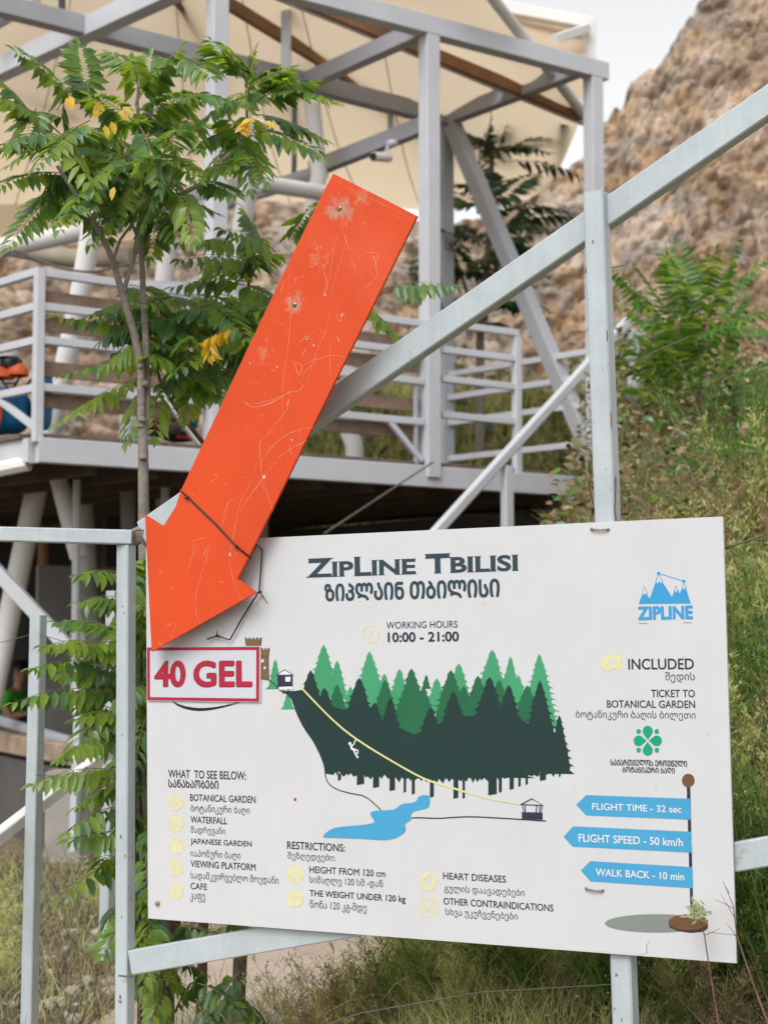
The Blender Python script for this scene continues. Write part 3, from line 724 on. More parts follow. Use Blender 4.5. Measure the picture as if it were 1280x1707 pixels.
for pts, w in (([(482, 435), (484, 520), (481, 570), (472, 640), (470, 735)], 1.0), ([(406, 668), (420, 678), (450, 672), (480, 655), (500, 650), (505, 640)], 1.6), ([(405, 668), (425, 673), (470, 660), (488, 648)], .9),
               ([(505, 610), (525, 600), (560, 592), (583, 601)], 1.2), ([(500, 640), (510, 618), (530, 600)], .9), ([(530, 712), (500, 716), (470, 730), (445, 755), (435, 775)], 1.2), ([(515, 733), (490, 745), (465, 762)], 1.4),
               ([(492, 665), (450, 720), (434, 738), (434, 760), (437, 800), (440, 822)], 1.2), ([(460, 770), (436, 800), (415, 830), (400, 852)], 1.3), ([(432, 760), (420, 800), (400, 840), (392, 880), (385, 915), (384, 945), (393, 980), (402, 1002)], 1.0),
               ([(440, 800), (448, 830), (455, 855)], .9), ([(352, 902), (335, 960), (326, 995), (328, 1025), (333, 1040)], 1.1), ([(348, 908), (338, 928)], 1.3), ([(324, 905), (320, 930), (310, 960)], 1.0), ([(330, 912), (320, 926)], .8),
               ([(580, 345), (576, 400), (568, 435), (556, 470), (555, 500)], .9), ([(570, 380), (580, 410), (594, 455)], .9), ([(595, 430), (612, 421), (630, 422), (626, 440), (629, 460), (610, 478), (594, 498)], 1.1), ([(622, 425), (626, 438)], 2.0),
               ([(566, 385), (556, 410), (552, 450), (540, 500)], .8), ([(548, 520), (545, 545), (532, 575), (520, 610), (510, 640)], .8), ([(524, 570), (520, 555), (532, 548), (540, 560)], .9), ([(552, 560), (550, 600), (552, 640)], .8),
               ([(500, 570), (512, 560), (520, 568)], 1.8), ([(490, 602), (498, 625), (503, 610), (492, 604)], 1.5), ([(510, 580), (503, 595)], 2.0), ([(482, 665), (478, 678)], 2.4), ([(540, 490), (545, 470), (538, 450)], 1.6), ([(560, 520), (566, 535), (572, 520), (575, 535)], 1.2),
               ([(566, 570), (562, 560)], 2), ([(385, 830), (375, 850), (370, 862)], 1.0), ([(380, 835), (372, 870), (360, 890)], 1.0), ([(350, 803), (362, 795), (355, 790)], 1.2), ([(280, 1080), (292, 1042), (283, 1040)], .8), ([(262, 1070), (270, 1075)], 1.6), ([(276, 1040), (286, 1043)], 1.2),
               ([(264, 950), (269, 955), (268, 945)], 1.2), ([(365, 968), (372, 972)], 1.2), ([(600, 305), (597, 325), (594, 340)], 1.5), ([(607, 312), (690, 356)], .8), ([(562, 303), (600, 322), (640, 341), (686, 365)], .7), ([(450, 530), (465, 537), (475, 542)], .6), ([(468, 488), (474, 470)], 1)):
    ac(pts, w)
for i in range(120):
    u, v = rr.uniform(255, 690), rr.uniform(300, 1070)
    if not inside(u, v): continue
    a = rr.uniform(0, 6.28); l = rr.choice((2, 3, 4, 6, 12)); c_ = rr.uniform(-.8, .8)
    ac([(u, v), (u+l*math.cos(a), v+l*math.sin(a)), (u+l*1.8*math.cos(a+c_), v+l*1.8*math.sin(a+c_))], rr.uniform(.5, 1.2), 3)
m.build('scratch', 'scratch', arrow)
m = MB()
for u, v, a in ((440, 795, 4.5), (383, 924, 3.5), (542, 492, 3.5), (523, 575, 2.5), (486, 733, 2.5), (570, 525, 2.5), (462, 612, 2.2), (511, 565, 2.2), (417, 605, 2)):
    a *= .62; q = [F(u+a*math.cos(k)*rr.uniform(.4, 1.2), v+a*1.5*math.sin(k)*rr.uniform(.4, 1.2), ao+.0008) for k in np.linspace(0, -6.28, 10)[:-1]]
    m = MB(); m.add(q, [list(range(9))]); m.build('scuff', 'scuff', arrow)
for u, v in ((566, 346.5), (491, 507.5)):
    m = MB(); p = F(u, v, ao); m.tube([p-BN*.004, p+BN*.003, p+BN*.0045], [.0085, .008, .003], 14); s_ = m.build('screw', 'brass', arrow)
    m = MB(); m.beam(p+BN*.0047-BX*.005+BY*.002, p+BN*.0047+BX*.005-BY*.002, .0022, .0006, BY); m.build('slot', 'black', s_)

# cable ties
m = MB()
q = [F(300, 816, ao-.02), F(304, 820.5, ao+.003), F(360, 874, ao+.004), F(394, 911, ao+.004), F(415, 928, ao+.003), F(418, 930, ao-.03)]
m.tube(q, .0028, 6)
for u, v in ((312, 829), (394.5, 911.5)): m.ball(F(u, v, ao+.006), .006, .006, .0055, 8, 6)
m.tube([F(312, 829, ao+.005), F(306, 831, ao+.006)], .0018, 5)
tag(m.build('cable_tie', 'black'), 'black cable tie pulled tight across the neck of the orange arrow', 'cable tie')
m = MB()
m.tube([F(416, 928, .01), F(428, 908, .012), F(437, 916, .012), F(435, 945, .012), F(432, 985, .014), F(428, 992, .014), F(405, 1028, .012), F(383, 1067, .012), F(362, 1060, .012), F(345, 1066, .015)], .0024, 6)
for u, v in ((433, 987), (362, 1060)): m.ball(F(u, v, .016), .0055, .0055, .0055, 8, 6)
m.tube([F(433, 987, .016), F(446, 1006, .03)], .0016, 5); m.tube([F(362, 1060, .014), F(361.5, 1052, .02)], .0016, 5)
tag(m.build('cable_tie', 'black'), 'thin black cable tie hooked loosely beside the arrow head, with loose tails', 'cable tie')
m = MB()
q = [F(u, v, .0)+BN*d for u, v, d in ((231, 882, -.01), (236, 893, .012), (241, 903, .008), (246, 912, .004), (240, 898, .014), (236, 884, -.01), (226, 884, .0), (232, 893, .012), (243, 908, .01))]
m.tube(q, .003, 6)
tag(m.build('twisted_wire', 'wire'), 'twist of dull wire binding the sign corner to the left fence post', 'wire')
m = MB()
q = [F(197, 1627, -.0), F(205, 1628, -.008), F(218, 1629, -.01), F(228, 1626, -.01)]
m.tube(q, .003, 6)
tag(m.build('binding_wire', 'wire'), 'single loop of wire around the left fence post below the bottom rail', 'wire')
# long wires
def wire(pts, r, label, group=None):
    m = MB(); m.tube(pts, r, 5); return tag(m.build('fence_wire', 'wire'), label, 'wire', group)
wire([F(1050, 1640, -.1), F(800, 1655, -.12), F(600, 1690, -.14), F(480, 1730, -.14)], .0022, 'dark sagging wire crossing the grass under the sign')
wire([F(1205, 915, -.05), F(1290, 887, -.03), F(1400, 850, -.03)], .0025, 'dark wire leaving the upper right edge of the sign')
wire([P(210, 1100, 5.9), P(60, 1056, 6.5), P(-50, 1085, 6.7)], .0015, 'thin wire hooked to the left railing post near its top')
wire([P(218, 1300, 5.8), P(54, 1292, 6.5), P(-50, 1350, 6.7)], .0015, 'thin wire hooked to the left railing post at mid height')
wire([F(1010, 448, -.05), F(1040, 442, -.4)], .0018, 'short wire stub on the right fence post above the sign')
wire([F(1015, 605, -.02), F(1060, 600, -.4), F(1150, 560, -1.2)], .0018, 'wire running from the right fence post into the green bush')
m = MB(); m.tube([F(988, 840, -.03), F(982, 812, -.02), F(980, 800, -.01), F(988, 795, -.02)], .0025, 6); m.tube([F(1020, 780, -.05), F(1026, 800, -.03), F(1024, 850, -.02), F(1027, 868, -.02)], .003, 6)
tag(m.build('dried_twig', 'twig'), 'dry brown stem stuck against the right fence post above the sign', 'twig')

# ------------------------------------------------------------------ viewing platform
fd = Vector((.8144, .5803, 0)); fn = Vector((.5803, -.8144, 0)); bd = Vector((-.68, .733, 0))
C0 = P(62, 727, 11.4)
def FR(u, v): return hit(u, v, C0, fn)
ZD = C0.z; ZT = FR(718, 28).z - .085
def FX(u, z):
    v = 700
    for _ in range(6):
        p = FR(u, v); p.z = z; q = p-CAM; v = H/2 - FPX*q.dot(UPV)/q.dot(FWD)
    return p
def AZ(u, v, z):
    r = ray(u, v); return CAM + r*((z-CAM.z)/r.z)
plat = thing('viewing_platform', 'grey steel viewing platform on columns with railings, behind the tree and arrow', 'platform', Vector((C0.x, C0.y, 0)))
BK = AZ(741, 196, ZT)                                   # back post
E1 = FX(972, ZD); E0 = Vector((C0.x, C0.y, ZD))
# floor slab with the steel edge beam around it
m = MB(); Lft = E0 + bd*9
pl = [E0+fd*.05+bd*.05, E1+bd*.05, Vector((BK.x+.35, BK.y+.15, ZD)), Vector((BK.x+.35, BK.y+.15, ZD))+(Lft-E0)*.75, Lft+fd*.05]
m.prism([p - Z*.05 for p in pl][::1], -Z*.06); m.build('floor', 'dark_wood', plat)
m = MB(); m.beam(E0-Z*.095, E1-Z*.095, .17, .08, Z); m.beam(E0-Z*.095+bd*.05, Lft-Z*.095, .17, .08, Z); m.build('edge_beam', 'bgpaint', plat)
m = MB(); m.beam(E0+Z*.005-fn*.07, E1+Z*.005-fn*.07, .035, .16, Z); m.beam(E0+Z*.005+bd*.12, Lft+Z*.005, .035, .14, Z); m.build('deck_board', 'deckedge', plat)
m = MB()
for k in range(1, 12):
    a = E0 + fd*(.48*k) - Z*.17; m.beam(a+bd*.1, a+bd*4.2, .12, .06, Z)
m.build('joist', 'dark_wood', plat)
m = MB(); m.beam(E1+fd*.05-Z*.16, E1+fd*1.0+bd*.3-Z*.2, .2, .5, Z); m.build('concrete_kerb', 'concrete', plat)
def tpost(p, z0, z1, w=.128):
    m = MB(); m.beam((p.x, p.y, z0), (p.x, p.y, z1), w, w, fd, .04); return m
for p, z0 in ((FX(352, 0), ZD-.1), (FX(718, 0), ZD-.1), (FX(1000, 0), .5), (BK, ZD-.1), (FX(-420, 0), ZD)):
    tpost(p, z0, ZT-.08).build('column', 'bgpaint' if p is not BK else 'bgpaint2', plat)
def tb(a, b, w=.14, h=.19, mt='bgpaint'):
    m = MB(); m.beam(a, b, h, w, Z, .04); m.build('beam', mt, plat)
tb(FX(-700, ZT), FX(1007, ZT), .13, .155)
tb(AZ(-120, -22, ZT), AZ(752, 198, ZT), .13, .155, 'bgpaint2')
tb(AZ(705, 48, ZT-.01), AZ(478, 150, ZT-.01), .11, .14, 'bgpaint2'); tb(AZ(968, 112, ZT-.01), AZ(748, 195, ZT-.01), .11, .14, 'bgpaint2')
tb(AZ(330, -38, ZT-.01), AZ(-120, 172, ZT-.01), .14, .165, 'bgpaint')
# lower cross beams behind the columns and the long brace
m = MB(); a = P(520, 282, 15.0); b = P(715, 205, 14.2); m.beam(a, b, .14, .10, Z); m.build('brace', 'bgpaint2', plat)
RP = FX(998, 0)
m = MB(); m.beam(Vector((BK.x, BK.y, ZT-.1))+fn*.12, P(992, 770, RP.y+.05), .15, .12, fn); m.build('brace', 'bgpaint2', plat)
m = MB(); m.tube([P(540, 890, 12.2), P(722, 770, 12.9)], .008, 6); m.build('brace_cable', 'wire', plat)

# railings: front run left of the first column, then bay by bay
def zf(u, v): return FR(u, v).z
def rails(name, pairs, mt='bgpaint', w=.05, h=.055):
    r_ = MB()
    for a, b in pairs: r_.beam(a, b, h, w, Z, .08)
    return r_.build(name, mt, plat)
steel = [zf(65, v) for v in (454, 510, 566, 645)]
wood = [zf(65, v) for v in (493, 535, 611, 664)]
for u0, u1 in ((62, 338), (372, 704)):
    ra = rails('railing', [(FX(u0, z), FX(u1, z)) for z in steel])
    off = -fn*.06
    for z in wood:
        m = MB(); m.beam(FX(u0, z)+off, FX(u1, z)+off, .105, .03, Z); m.build('slat', 'wood', ra)
rails('railing', [(FX(735, z), FX(862, z)) for z in [zf(860, v) for v in (555, 598, 645, 703)]])
bz = [zf(860, v) for v in (555, 598, 640, 690)]
bz = [ZD + d for d in (1.10, .88, .64, .30)]
rails('railing', [(Vector((BK.x, BK.y, z)), Vector((RP.x, RP.y, z))) for z in bz])
lz = [zf(52, v) for v in (450, 508, 565, 645)]
ra = rails('railing', [(E0*1+Z*(z-ZD), Lft+Z*(z-ZD)) for z in lz])
for p, t in ((E0, 1.16), (E0+bd*.75, 1.16), (E0+bd*2.2, 1.16), (FX(862, ZD), 1.13)):
    m = MB(); m.beam(p-Z*.04, p+Z*t, .065, .065, fd, .08); m.build('rail_post', 'bgpaint', plat)
m = MB(); p = FX(693, ZD); m.beam(p, p+Z*.62, .03, .03, fd); m.build('rail_post', 'bgpaint2', plat)
for a, b in ((FX(278, zf(65, 648)), FX(334, ZD+.03)), (FX(645, zf(65, 645)), FX(702, ZD+.03)), (E0+bd*.75+Z*.42, E0+bd*.02+Z*.06)):
    m = MB(); m.beam(a, b, .045, .045, Z, .08); m.build('rail_brace', 'bgpaint', plat)
m = MB(); m.beam(P(-20, 786, 11.6), P(48, 772, 11.5), .10, .10, Z, .3); m.build('gutter_pipe', 'white_pipe', plat)
# lower storey under the deck
W0 = E0 + bd*4.6 + fd*3.3; W1 = E0 + bd*4.6 + fd*5.6
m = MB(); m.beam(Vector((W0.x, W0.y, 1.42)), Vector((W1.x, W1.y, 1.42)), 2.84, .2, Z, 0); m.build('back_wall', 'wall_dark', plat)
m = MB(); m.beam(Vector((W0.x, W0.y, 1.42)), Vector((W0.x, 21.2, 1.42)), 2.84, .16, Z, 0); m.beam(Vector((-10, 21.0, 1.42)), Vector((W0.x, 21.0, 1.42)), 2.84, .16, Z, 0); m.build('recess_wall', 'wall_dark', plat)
m = MB(); m.beam(Vector((-10, 18.4, 2.9)), Vector((W0.x+.1, 18.4, 2.9)), .1, 5.6, Z, 0); m.build('recess_sky_block', 'dark_wood', plat)  # unseen slab added to keep sky light out of the recess
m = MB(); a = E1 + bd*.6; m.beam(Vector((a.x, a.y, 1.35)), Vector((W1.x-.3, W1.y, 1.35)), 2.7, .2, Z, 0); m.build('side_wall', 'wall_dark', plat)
m = MB(); a = E0+bd*2.8+fd*1.6; b = E0+bd*2.8+fd*2.6
m.beam(Vector((a.x, a.y, 1.1)), Vector((b.x, b.y, 1.1)), 2.2, .05, Z, 0); m.build('wall_panel', 'wall_grey', plat)
for (u0, v0, u1, v1, Y, r, mt) in ((64, 800, -16, 1175, 13.6, .090, 'white_pipe'), (96, 790, 132, 930, 12.8, .072, 'white_pipe'), (132, 760, 152, 1100, 14.6, .10, 'white_pipe'),
                                   (73, 880, 74, 1190, 14.8, .055, 'batten'), (128, 800, 124, 1190, 12.6, .03, 'bgpaint'), (212, 790, 214, 900, 13.2, .06, 'wall_grey'), (276, 790, 274, 900, 12.8, .035, 'bgpaint2'), (142, 960, 176, 1160, 14.2, .09, 'wall_grey')):
    m = MB(); m.tube([P(u0, v0, Y), P(u1, v1, Y)], r, 14); m.build('pier', mt, plat)
m = MB(); m.beam(P(-40, 915, 12.4), P(112, 1078, 12.2), .10, .06); m.build('stair_stringer', 'bgpaint', plat)
m = MB(); m.beam(P(-120, 1166, 16.4), P(210, 1266, 11.8), .09, .09, Z, .3); m.build('ledge_pipe', 'bgpaint2', plat)
LA, LB = P(-160, 1186, 17.6), P(215, 1262, 12.0); LA.z = LB.z = .72
m = MB(); m.beam(LA, LB, .16, .45, Z, .1); m.build('ledge', 'ledge', plat)
m = MB(); q = Vector((.12, .12, 0)); m.beam(Vector((LA.x, LA.y, .3))-q, Vector((LB.x, LB.y, .3))-q, .62, .25, Z, 0); m.build('low_wall', 'wall_dark', plat)
m = MB(); p = P(122, 1330, 12.2); m.box((p.x, p.y, .3), .34, .34, .66); m.build('pillar', 'concrete', plat)
m = MB(); p = E0 + bd*1.6 + fd*1.95
for i in range(24):
    a = p + fd*(i*.045) + fn*(.03*math.sin(i*1.3)); b = p + fd*((i+1)*.045) + fn*(.03*math.sin((i+1)*1.3))
    m.add([Vector((a.x, a.y, 1.6)), Vector((b.x, b.y, 1.6)), Vector((b.x, b.y, 2.72)), Vector((a.x, a.y, 2.72))], [[0, 1, 2, 3]], 0, True)
cv = m.build('curtain', 'tarp'); tag(cv, 'beige tarpaulin curtain hanging in the dark under the platform', 'curtain')
sh = thing('stair_handrail', 'sloping grey handrail climbing the hillside right of the platform', 'railing', P(845, 880, 12.6))
m = MB(); m.beam(P(715, 900, 11.6), P(1046, 535, 12.8), .075, .06, Z, .2); m.build('rail', 'bgpaint', sh)
for u, v0, v1, Y in ((845, 776, 900, 12.05), (1055, 550, 730, 12.8)):
    m = MB(); a = P(u, v0, Y); m.beam(a, (a.x, a.y, P(u, v1, Y).z), .07, .07, fd); m.build('post', 'bgpaint', sh)

# ------------------------------------------------------------------ fabric canopy and its steel
can = thing('fabric_canopy', 'big cream fabric canopy on grey trusses and leaning white pipes over the platform', 'canopy', P(560, 300, 17))
def resample(c, n):
    out = []
    for i in range(n+1):
        t = i/n*(len(c)-1); k = min(int(t), len(c)-2); out.append(c[k].lerp(c[k+1], t-k))
    return out
def loft(c0, c1, sag=0, nu=40, nv=14):
    c0 = resample([P(*p) for p in c0], nu); c1 = resample([P(*p) for p in c1], nu); m = MB()
    for j in range(nv+1):
        for i in range(nu+1):
            t = j/nv; p = c0[i].lerp(c1[i], t); p.z -= sag*math.sin(math.pi*t)*(.6+.4*math.sin(math.pi*i/nu)); m.v.append(p)
    for j in range(nv):
        for i in range(nu):
            m.f.append([j*(nu+1)+i, j*(nu+1)+i+1, (j+1)*(nu+1)+i+1, (j+1)*(nu+1)+i]); m.m.append(0); m.smooth.append(True)
    return m
loft([(60, -300, 12.6), (330, -75, 13.4), (560, 22, 14.3), (968, 196, 15.4)], [(-260, 350, 17.0), (300, 330, 17.6), (560, 338, 18.2), (720, 350, 18.4), (888, 332, 18.8)], .25).build('membrane', 'fabric', can)
seam_src = loft([(60, -300, 12.6), (330, -75, 13.4), (560, 22, 14.3), (968, 196, 15.4)], [(-260, 350, 17.0), (300, 330, 17.6), (560, 338, 18.2), (720, 350, 18.4), (888, 332, 18.8)], .25)
for i in (5, 11, 17, 23, 29, 35):
    m = MB(); m.tube([seam_src.v[j*41+i]-Z*.012 for j in range(15)], .006, 5); m.build('seam', 'seam', can)
loft([(330, -100, 13.3), (560, 12, 14.2), (972, 190, 15.3)], [(700, -330, 12.6), (765, -80, 13.0), (972, 186, 15.25)], .1).build('membrane', 'fabric', can)
loft([(838, 14, 17.5), (975, 40, 17.5)], [(850, 60, 16.6), (978, 175, 16.2)], .05, 12, 6).build('membrane', 'fabric', can)
loft([(-350, 345, 18.2), (320, 325, 18.4)], [(-350, 440, 18.8), (250, 398, 18.8)], .08, 16, 6).build('membrane', 'fabric', can)
loft([(-350, 60, 18.6), (60, 40, 18.8)], [(-350, 345, 19), (60, 335, 19)], .1, 12, 6).build('membrane', 'fabric', can)
def strut(a, b, w, mt='bgpaint', nm='truss_member', h=None):
    m = MB(); m.beam(P(*a), P(*b), w, h or w, None, .08); return m.build(nm, mt, can)
def cpipe(pts, r, mt='white_pipe', nm='leaning_pipe'):
    m = MB(); m.tube([P(*p) for p in pts], r, 16); m.build(nm, mt, can)
for a, b in (((330, -72, 13.2), (968, 191, 15.2)), ((340, -20, 13.6), (640, 165, 15.6)), ((280, -20, 13.8), (345, 52, 14.6)), ((640, 150, 15.6), (900, 270, 17.6))):
    strut(a, b, .11, 'batten', 'batten', .06)
cpipe([(330, -60, 13.3), (560, 33, 14.3), (972, 203, 15.3)], .035, 'white_pipe', 'edge_pipe')
cpipe([(775, -70, 12.95), (824, 0, 13.5), (975, 192, 15.2)], .05, 'white_pipe', 'edge_pipe')
cpipe([(940, 200, 15.6), (915, 265, 17.2), (888, 335, 18.7)], .045, 'bgpaint2', 'edge_pipe')
for a, b, w in (((836, 12, 17.2), (987, 40, 17.2), .13), ((982, 36, 17.2), (982, 190, 17.2), .12), ((978, 46, 17.1), (925, 64, 16.6), .09)): strut(a, b, w, 'white_pipe')
for a, b, w, mt in (((10, -15, 14.5), (80, 66, 15), .10, 'bgpaint2'), ((-10, 64, 15), (118, 172, 15.6), .09, 'bgpaint2'), ((150, -10, 14.6), (70, 140, 15.6), .08, 'bgpaint2'), ((214, -20, 15), (216, 112, 15.8), .17, 'tarp'), ((240, 0, 15.2), (258, 130, 16), .08, 'batten'),
                    ((338, -8, 14.4), (292, 84, 15.2), .09, 'bgpaint2'), ((490, 16, 14.6), (408, 82, 15.4), .09, 'bgpaint2'), ((477, -20, 14.2), (477, 140, 14.2), .085, 'bgpaint'), ((187, 40, 15.2), (190, 118, 15.8), .07, 'bgpaint2'), ((103, -20, 13.2), (104, 48, 13.2), .05, 'black'),
                    ((0, 105, 16), (52, 150, 16.2), .08, 'batten'), ((455, 105, 15), (500, 190, 16), .07, 'bgpaint2'), ((-20, 40, 14), (60, -6, 13.8), .12, 'bgpaint'), ((120, 60, 15), (200, 130, 15.8), .10, 'bgpaint2'), ((651, 80, 15.4), (651, 215, 15.4), .055, 'bgpaint'), ((492, 85, 15), (490, 300, 16), .05, 'bgpaint2')):
    strut(a, b, w, mt)
cpipe([(432, 200, 13.2), (400, 400, 13.6), (372, 640, 14)], .078)
cpipe([(520, 170, 14.4), (532, 290, 14.6), (505, 430, 14.8)], .072)
cpipe([(428, 304, 13.6), (545, 322, 14.5)], .070)
cpipe([(430, 292, 15.4), (370, 318, 15.2), (250, 345, 15.2)], .08, 'bgpaint'); cpipe([(540, 285, 15.6), (395, 330, 15.2), (320, 352, 15.0)], .075, 'bgpaint')
cpipe([(-60, 425, 14.4), (60, 402, 14.6), (200, 372, 15)], .085); cpipe([(-60, 398, 15.6), (120, 430, 15.4), (220, 428, 15.2)], .09, 'tarp')
cpipe([(160, 340, 13.4), (128, 520, 13.6), (78, 740, 13.8)], .085); cpipe([(282, 400, 14.4), (262, 560, 14.6), (240, 740, 14.8)], .085)
cpipe([(570, 690, 13.6), (590, 740, 13.6), (592, 775, 13.6)], .075)
m = MB()      # cable swag
pts = [P(u, v, 13.0) for u, v in curve([(-20, 452), (20, 418), (60, 432), (110, 448), (160, 452), (230, 436)], 5)]
m.tube(pts, .012, 6); tag(m.build('hanging_cable', 'wire'), 'dark cable sagging behind the tree above the platform railing', 'cable')

# security camera under the beam
kc = thing('security_camera', 'white and black security camera hanging under the canopy beam', 'camera', P(634, 268, 14.0))
m = MB(); p = P(634, 266, 14.0); m.tube([p+Vector((.07, .1, .05)), p+Vector((-.06, -.10, .0))], [.042, .040], 12); m.build('housing', 'white_pipe', kc)
m = MB(); m.tube([p+Vector((-.055, -.095, .002)), p+Vector((-.068, -.115, -.003))], [.036, .03], 12); m.build('lens', 'black', kc)
m = MB(); m.tube([p+Vector((.05, .05, .06)), p+Vector((.06, .05, .13)), p+Vector((.10, .06, .16))], .014, 8); m.ball(p+Vector((.10, .06, .16)), .05, .05, .035); m.build('mount', 'bgpaint', kc)

# things on the platform
def bag(name, label, cat, u0, u1, v0, v1, Y, mt, n, stripe=None):
    a, b = P(u0, v1, Y), P(u1, v0, Y); c = (a+b)/2; rx, rz = abs(b.x-a.x)/2, abs(b.z-a.z)/2
    t = thing(name, label, cat, Vector((c.x, c.y, a.z)))
    m = MB(); vs = []
    for j in range(13):
        th = math.pi*j/12
        for k in range(20):
            ph = 2*math.pi*k/20; se = lambda x, e: math.copysign(abs(x)**e, x)
            p = Vector((rx*se(math.sin(th), .5)*se(math.cos(ph), .6), .22*se(math.sin(th), .5)*se(math.sin(ph), .6), rz*se(math.cos(th), .6)))
            p *= 1+.10*noise.noise(p*6+Vector((n, 0, 0))); vs.append(c+p)
    m.add(vs, [[j*20+k, (j+1)*20+k, (j+1)*20+(k+1) % 20, j*20+(k+1) % 20] for j in range(12) for k in range(20)], 0, True)
    m.build('body', mt, t)
    if stripe:
        for fx in stripe:
            m = MB(); pts = [c+Vector((rx*(fx+.12*math.sin(s*3)), -.245-.01*math.sin(s*5), rz*(.85-1.7*s))) for s in np.linspace(0, 1, 8)]
            for p, q in zip(pts, pts[1:]): m.beam(p, q, .05, .012, RGT)
            m.build('strap', 'orange', t)
    return t
bag('kit_bag', 'wide deep blue kit bag with an orange strap behind the left platform railing', 'bag', -60, 48, 646, 724, 12.4, 'bag_blue', 1, (.2,))
bag('kit_bag', 'narrow teal blue bag beside the corner railing post', 'bag', 60, 84, 604, 716, 12.6, 'bag_blue', 5, (.2,))
bag('kit_bag', 'round maroon bag on the platform floor', 'bag', 234, 298, 668, 728, 12.9, 'bag_red', 2)
bag('kit_bag', 'bright cyan bag behind the railing brace', 'bag', 282, 330, 668, 716, 13.3, 'bag_cyan', 3)
bag('kit_bag', 'small grey bag lying between maroon and cyan bags', 'bag', 270, 322, 706, 735, 12.75, 'shirt_dk', 4)
m = MB(); a = P(290, 727, 12.6); m.beam(a, a+fd*.26, .03, .12, Z, .3); tag(m.build('webbing_strap', 'orange'), 'orange strap lying at the edge of the platform floor', 'strap')
def helmet(u, v, Y, mt, label):
    p = P(u, v, Y); t = thing('helmet', label, 'helmet', p-Z*.08, 'helmets hanging behind the left railing')
    m = MB(); vs = []
    for j in range(7):
        th = math.pi*.56*j/6
        for k in range(14): vs.append(p+Vector((.085*math.sin(th)*math.cos(k*math.pi/7), .10*math.sin(th)*math.sin(k*math.pi/7), .085*math.cos(th)-.02)))
    m.add(vs, [[j*14+k, (j+1)*14+k, (j+1)*14+(k+1) % 14, j*14+(k+1) % 14] for j in range(6) for k in range(14)], 0, True); m.build('shell', mt, t)
    m = MB(); m.tube([p+Vector((-.11, -.02, -.06)), p+Vector((-.04, -.06, -.16)), p+Vector((.05, -.06, -.16)), p+Vector((.11, -.02, -.06))], .008, 5); m.build('chin_strap', 'black', t)
for u, v, mt, l in ((6, 622, 'orange', 'orange helmet, leftmost in the row behind the railing'), (18, 604, 'black', 'black helmet between the orange and white ones'), (29, 618, 'orange', 'orange helmet nearest the railing corner post'), (12, 588, 'white_pipe', 'white helmet hanging above the other helmets')): helmet(u, v, 12.05, mt, l)
# notice board and white cabinet seen through the leaves
nb = thing('notice_board', 'pale grey price board reading 40 GEL on the platform, half behind leaves', 'sign', P(262, 560, 12.7))
n0, n1_, n2, n3 = P(228, 560, 12.7), P(322, 562, 13.0), P(322, 470, 13.0), P(228, 466, 12.7)
nn = (n1_-n0).cross(n3-n0).normalized(); nn = nn if nn.y < 0 else -nn
m = MB(); m.prism([n0, n1_, n2, n3], -nn*.02); m.build('panel', 'sticker', nb)
ex = (n1_-n0).normalized(); ey = (n3-n0).normalized()
vs, fs = glyphs('40 GEL', .03); q = (vs-vs.min(0))/(vs.max(0)-vs.min(0)); o_ = P(243, 491, 12.75) + nn*.03
m = MB(); m.add([o_+ex*(a*.19)+ey*(b*.038) for a, b in q], fs); m.build('lettering', 'red', nb)
m = MB()
for k in range(9):
    o_ = n0 + ex*.05 + ey*(.05+.028*k) + nn*.008; m.add([o_, o_+ex*.32, o_+ex*.32+ey*.008, o_+ey*.008], [[0, 1, 2, 3]])
m.build('small_print', 'bgpaint2', nb)
m = MB(); p = P(228, 690, 13.2); m.box((p.x, p.y, ZD+.30), .22, .22, .62, .4); cbn = thing('white_cabinet', 'white box standing on the platform beside the maroon bag', 'box', (p.x, p.y, ZD)); m.build('body', 'sticker', cbn)
m = MB(); m.box((p.x, p.y, ZD+.62), .25, .25, .03, .4); m.build('lid', 'white_pipe', cbn)

# ------------------------------------------------------------------ people at the table under the platform
def skinned(name, chains, mat_, parent, levels=2):
    vs, es, rs = [], [], []
    for ch in chains:
        prev = None
        for p, r in ch:
            key = None
            for i, q in enumerate(vs):
                if (q-Vector(p)).length < 1e-4: key = i
            if key is None: vs.append(Vector(p)); rs.append(r); key = len(vs)-1
            if prev is not None: es.append((prev, key))
            prev = key
    me = bpy.data.meshes.new(name); me.from_pydata([tuple(v) for v in vs], es, [])
    o = bpy.data.objects.new(name, me); col.objects.link(o)
    md = o.modifiers.new('skin', 'SKIN'); me.skin_vertices.new() if not me.skin_vertices else None
    for i, r in enumerate(rs): me.skin_vertices[0].data[i].radius = (r, r)
    me.skin_vertices[0].data[0].use_root = True
    sd = o.modifiers.new('sub', 'SUBSURF'); sd.levels = levels; sd.render_levels = levels
    bpy.context.view_layer.update()
    m2 = bpy.data.meshes.new_from_object(o.evaluated_get(bpy.context.evaluated_depsgraph_get()))
    bpy.data.objects.remove(o)
    m2.materials.clear(); m2.materials.append(M[mat_])
    for p in m2.polygons: p.use_smooth = True
    o = bpy.data.objects.new(name, m2); col.objects.link(o); o.parent = parent
    return o
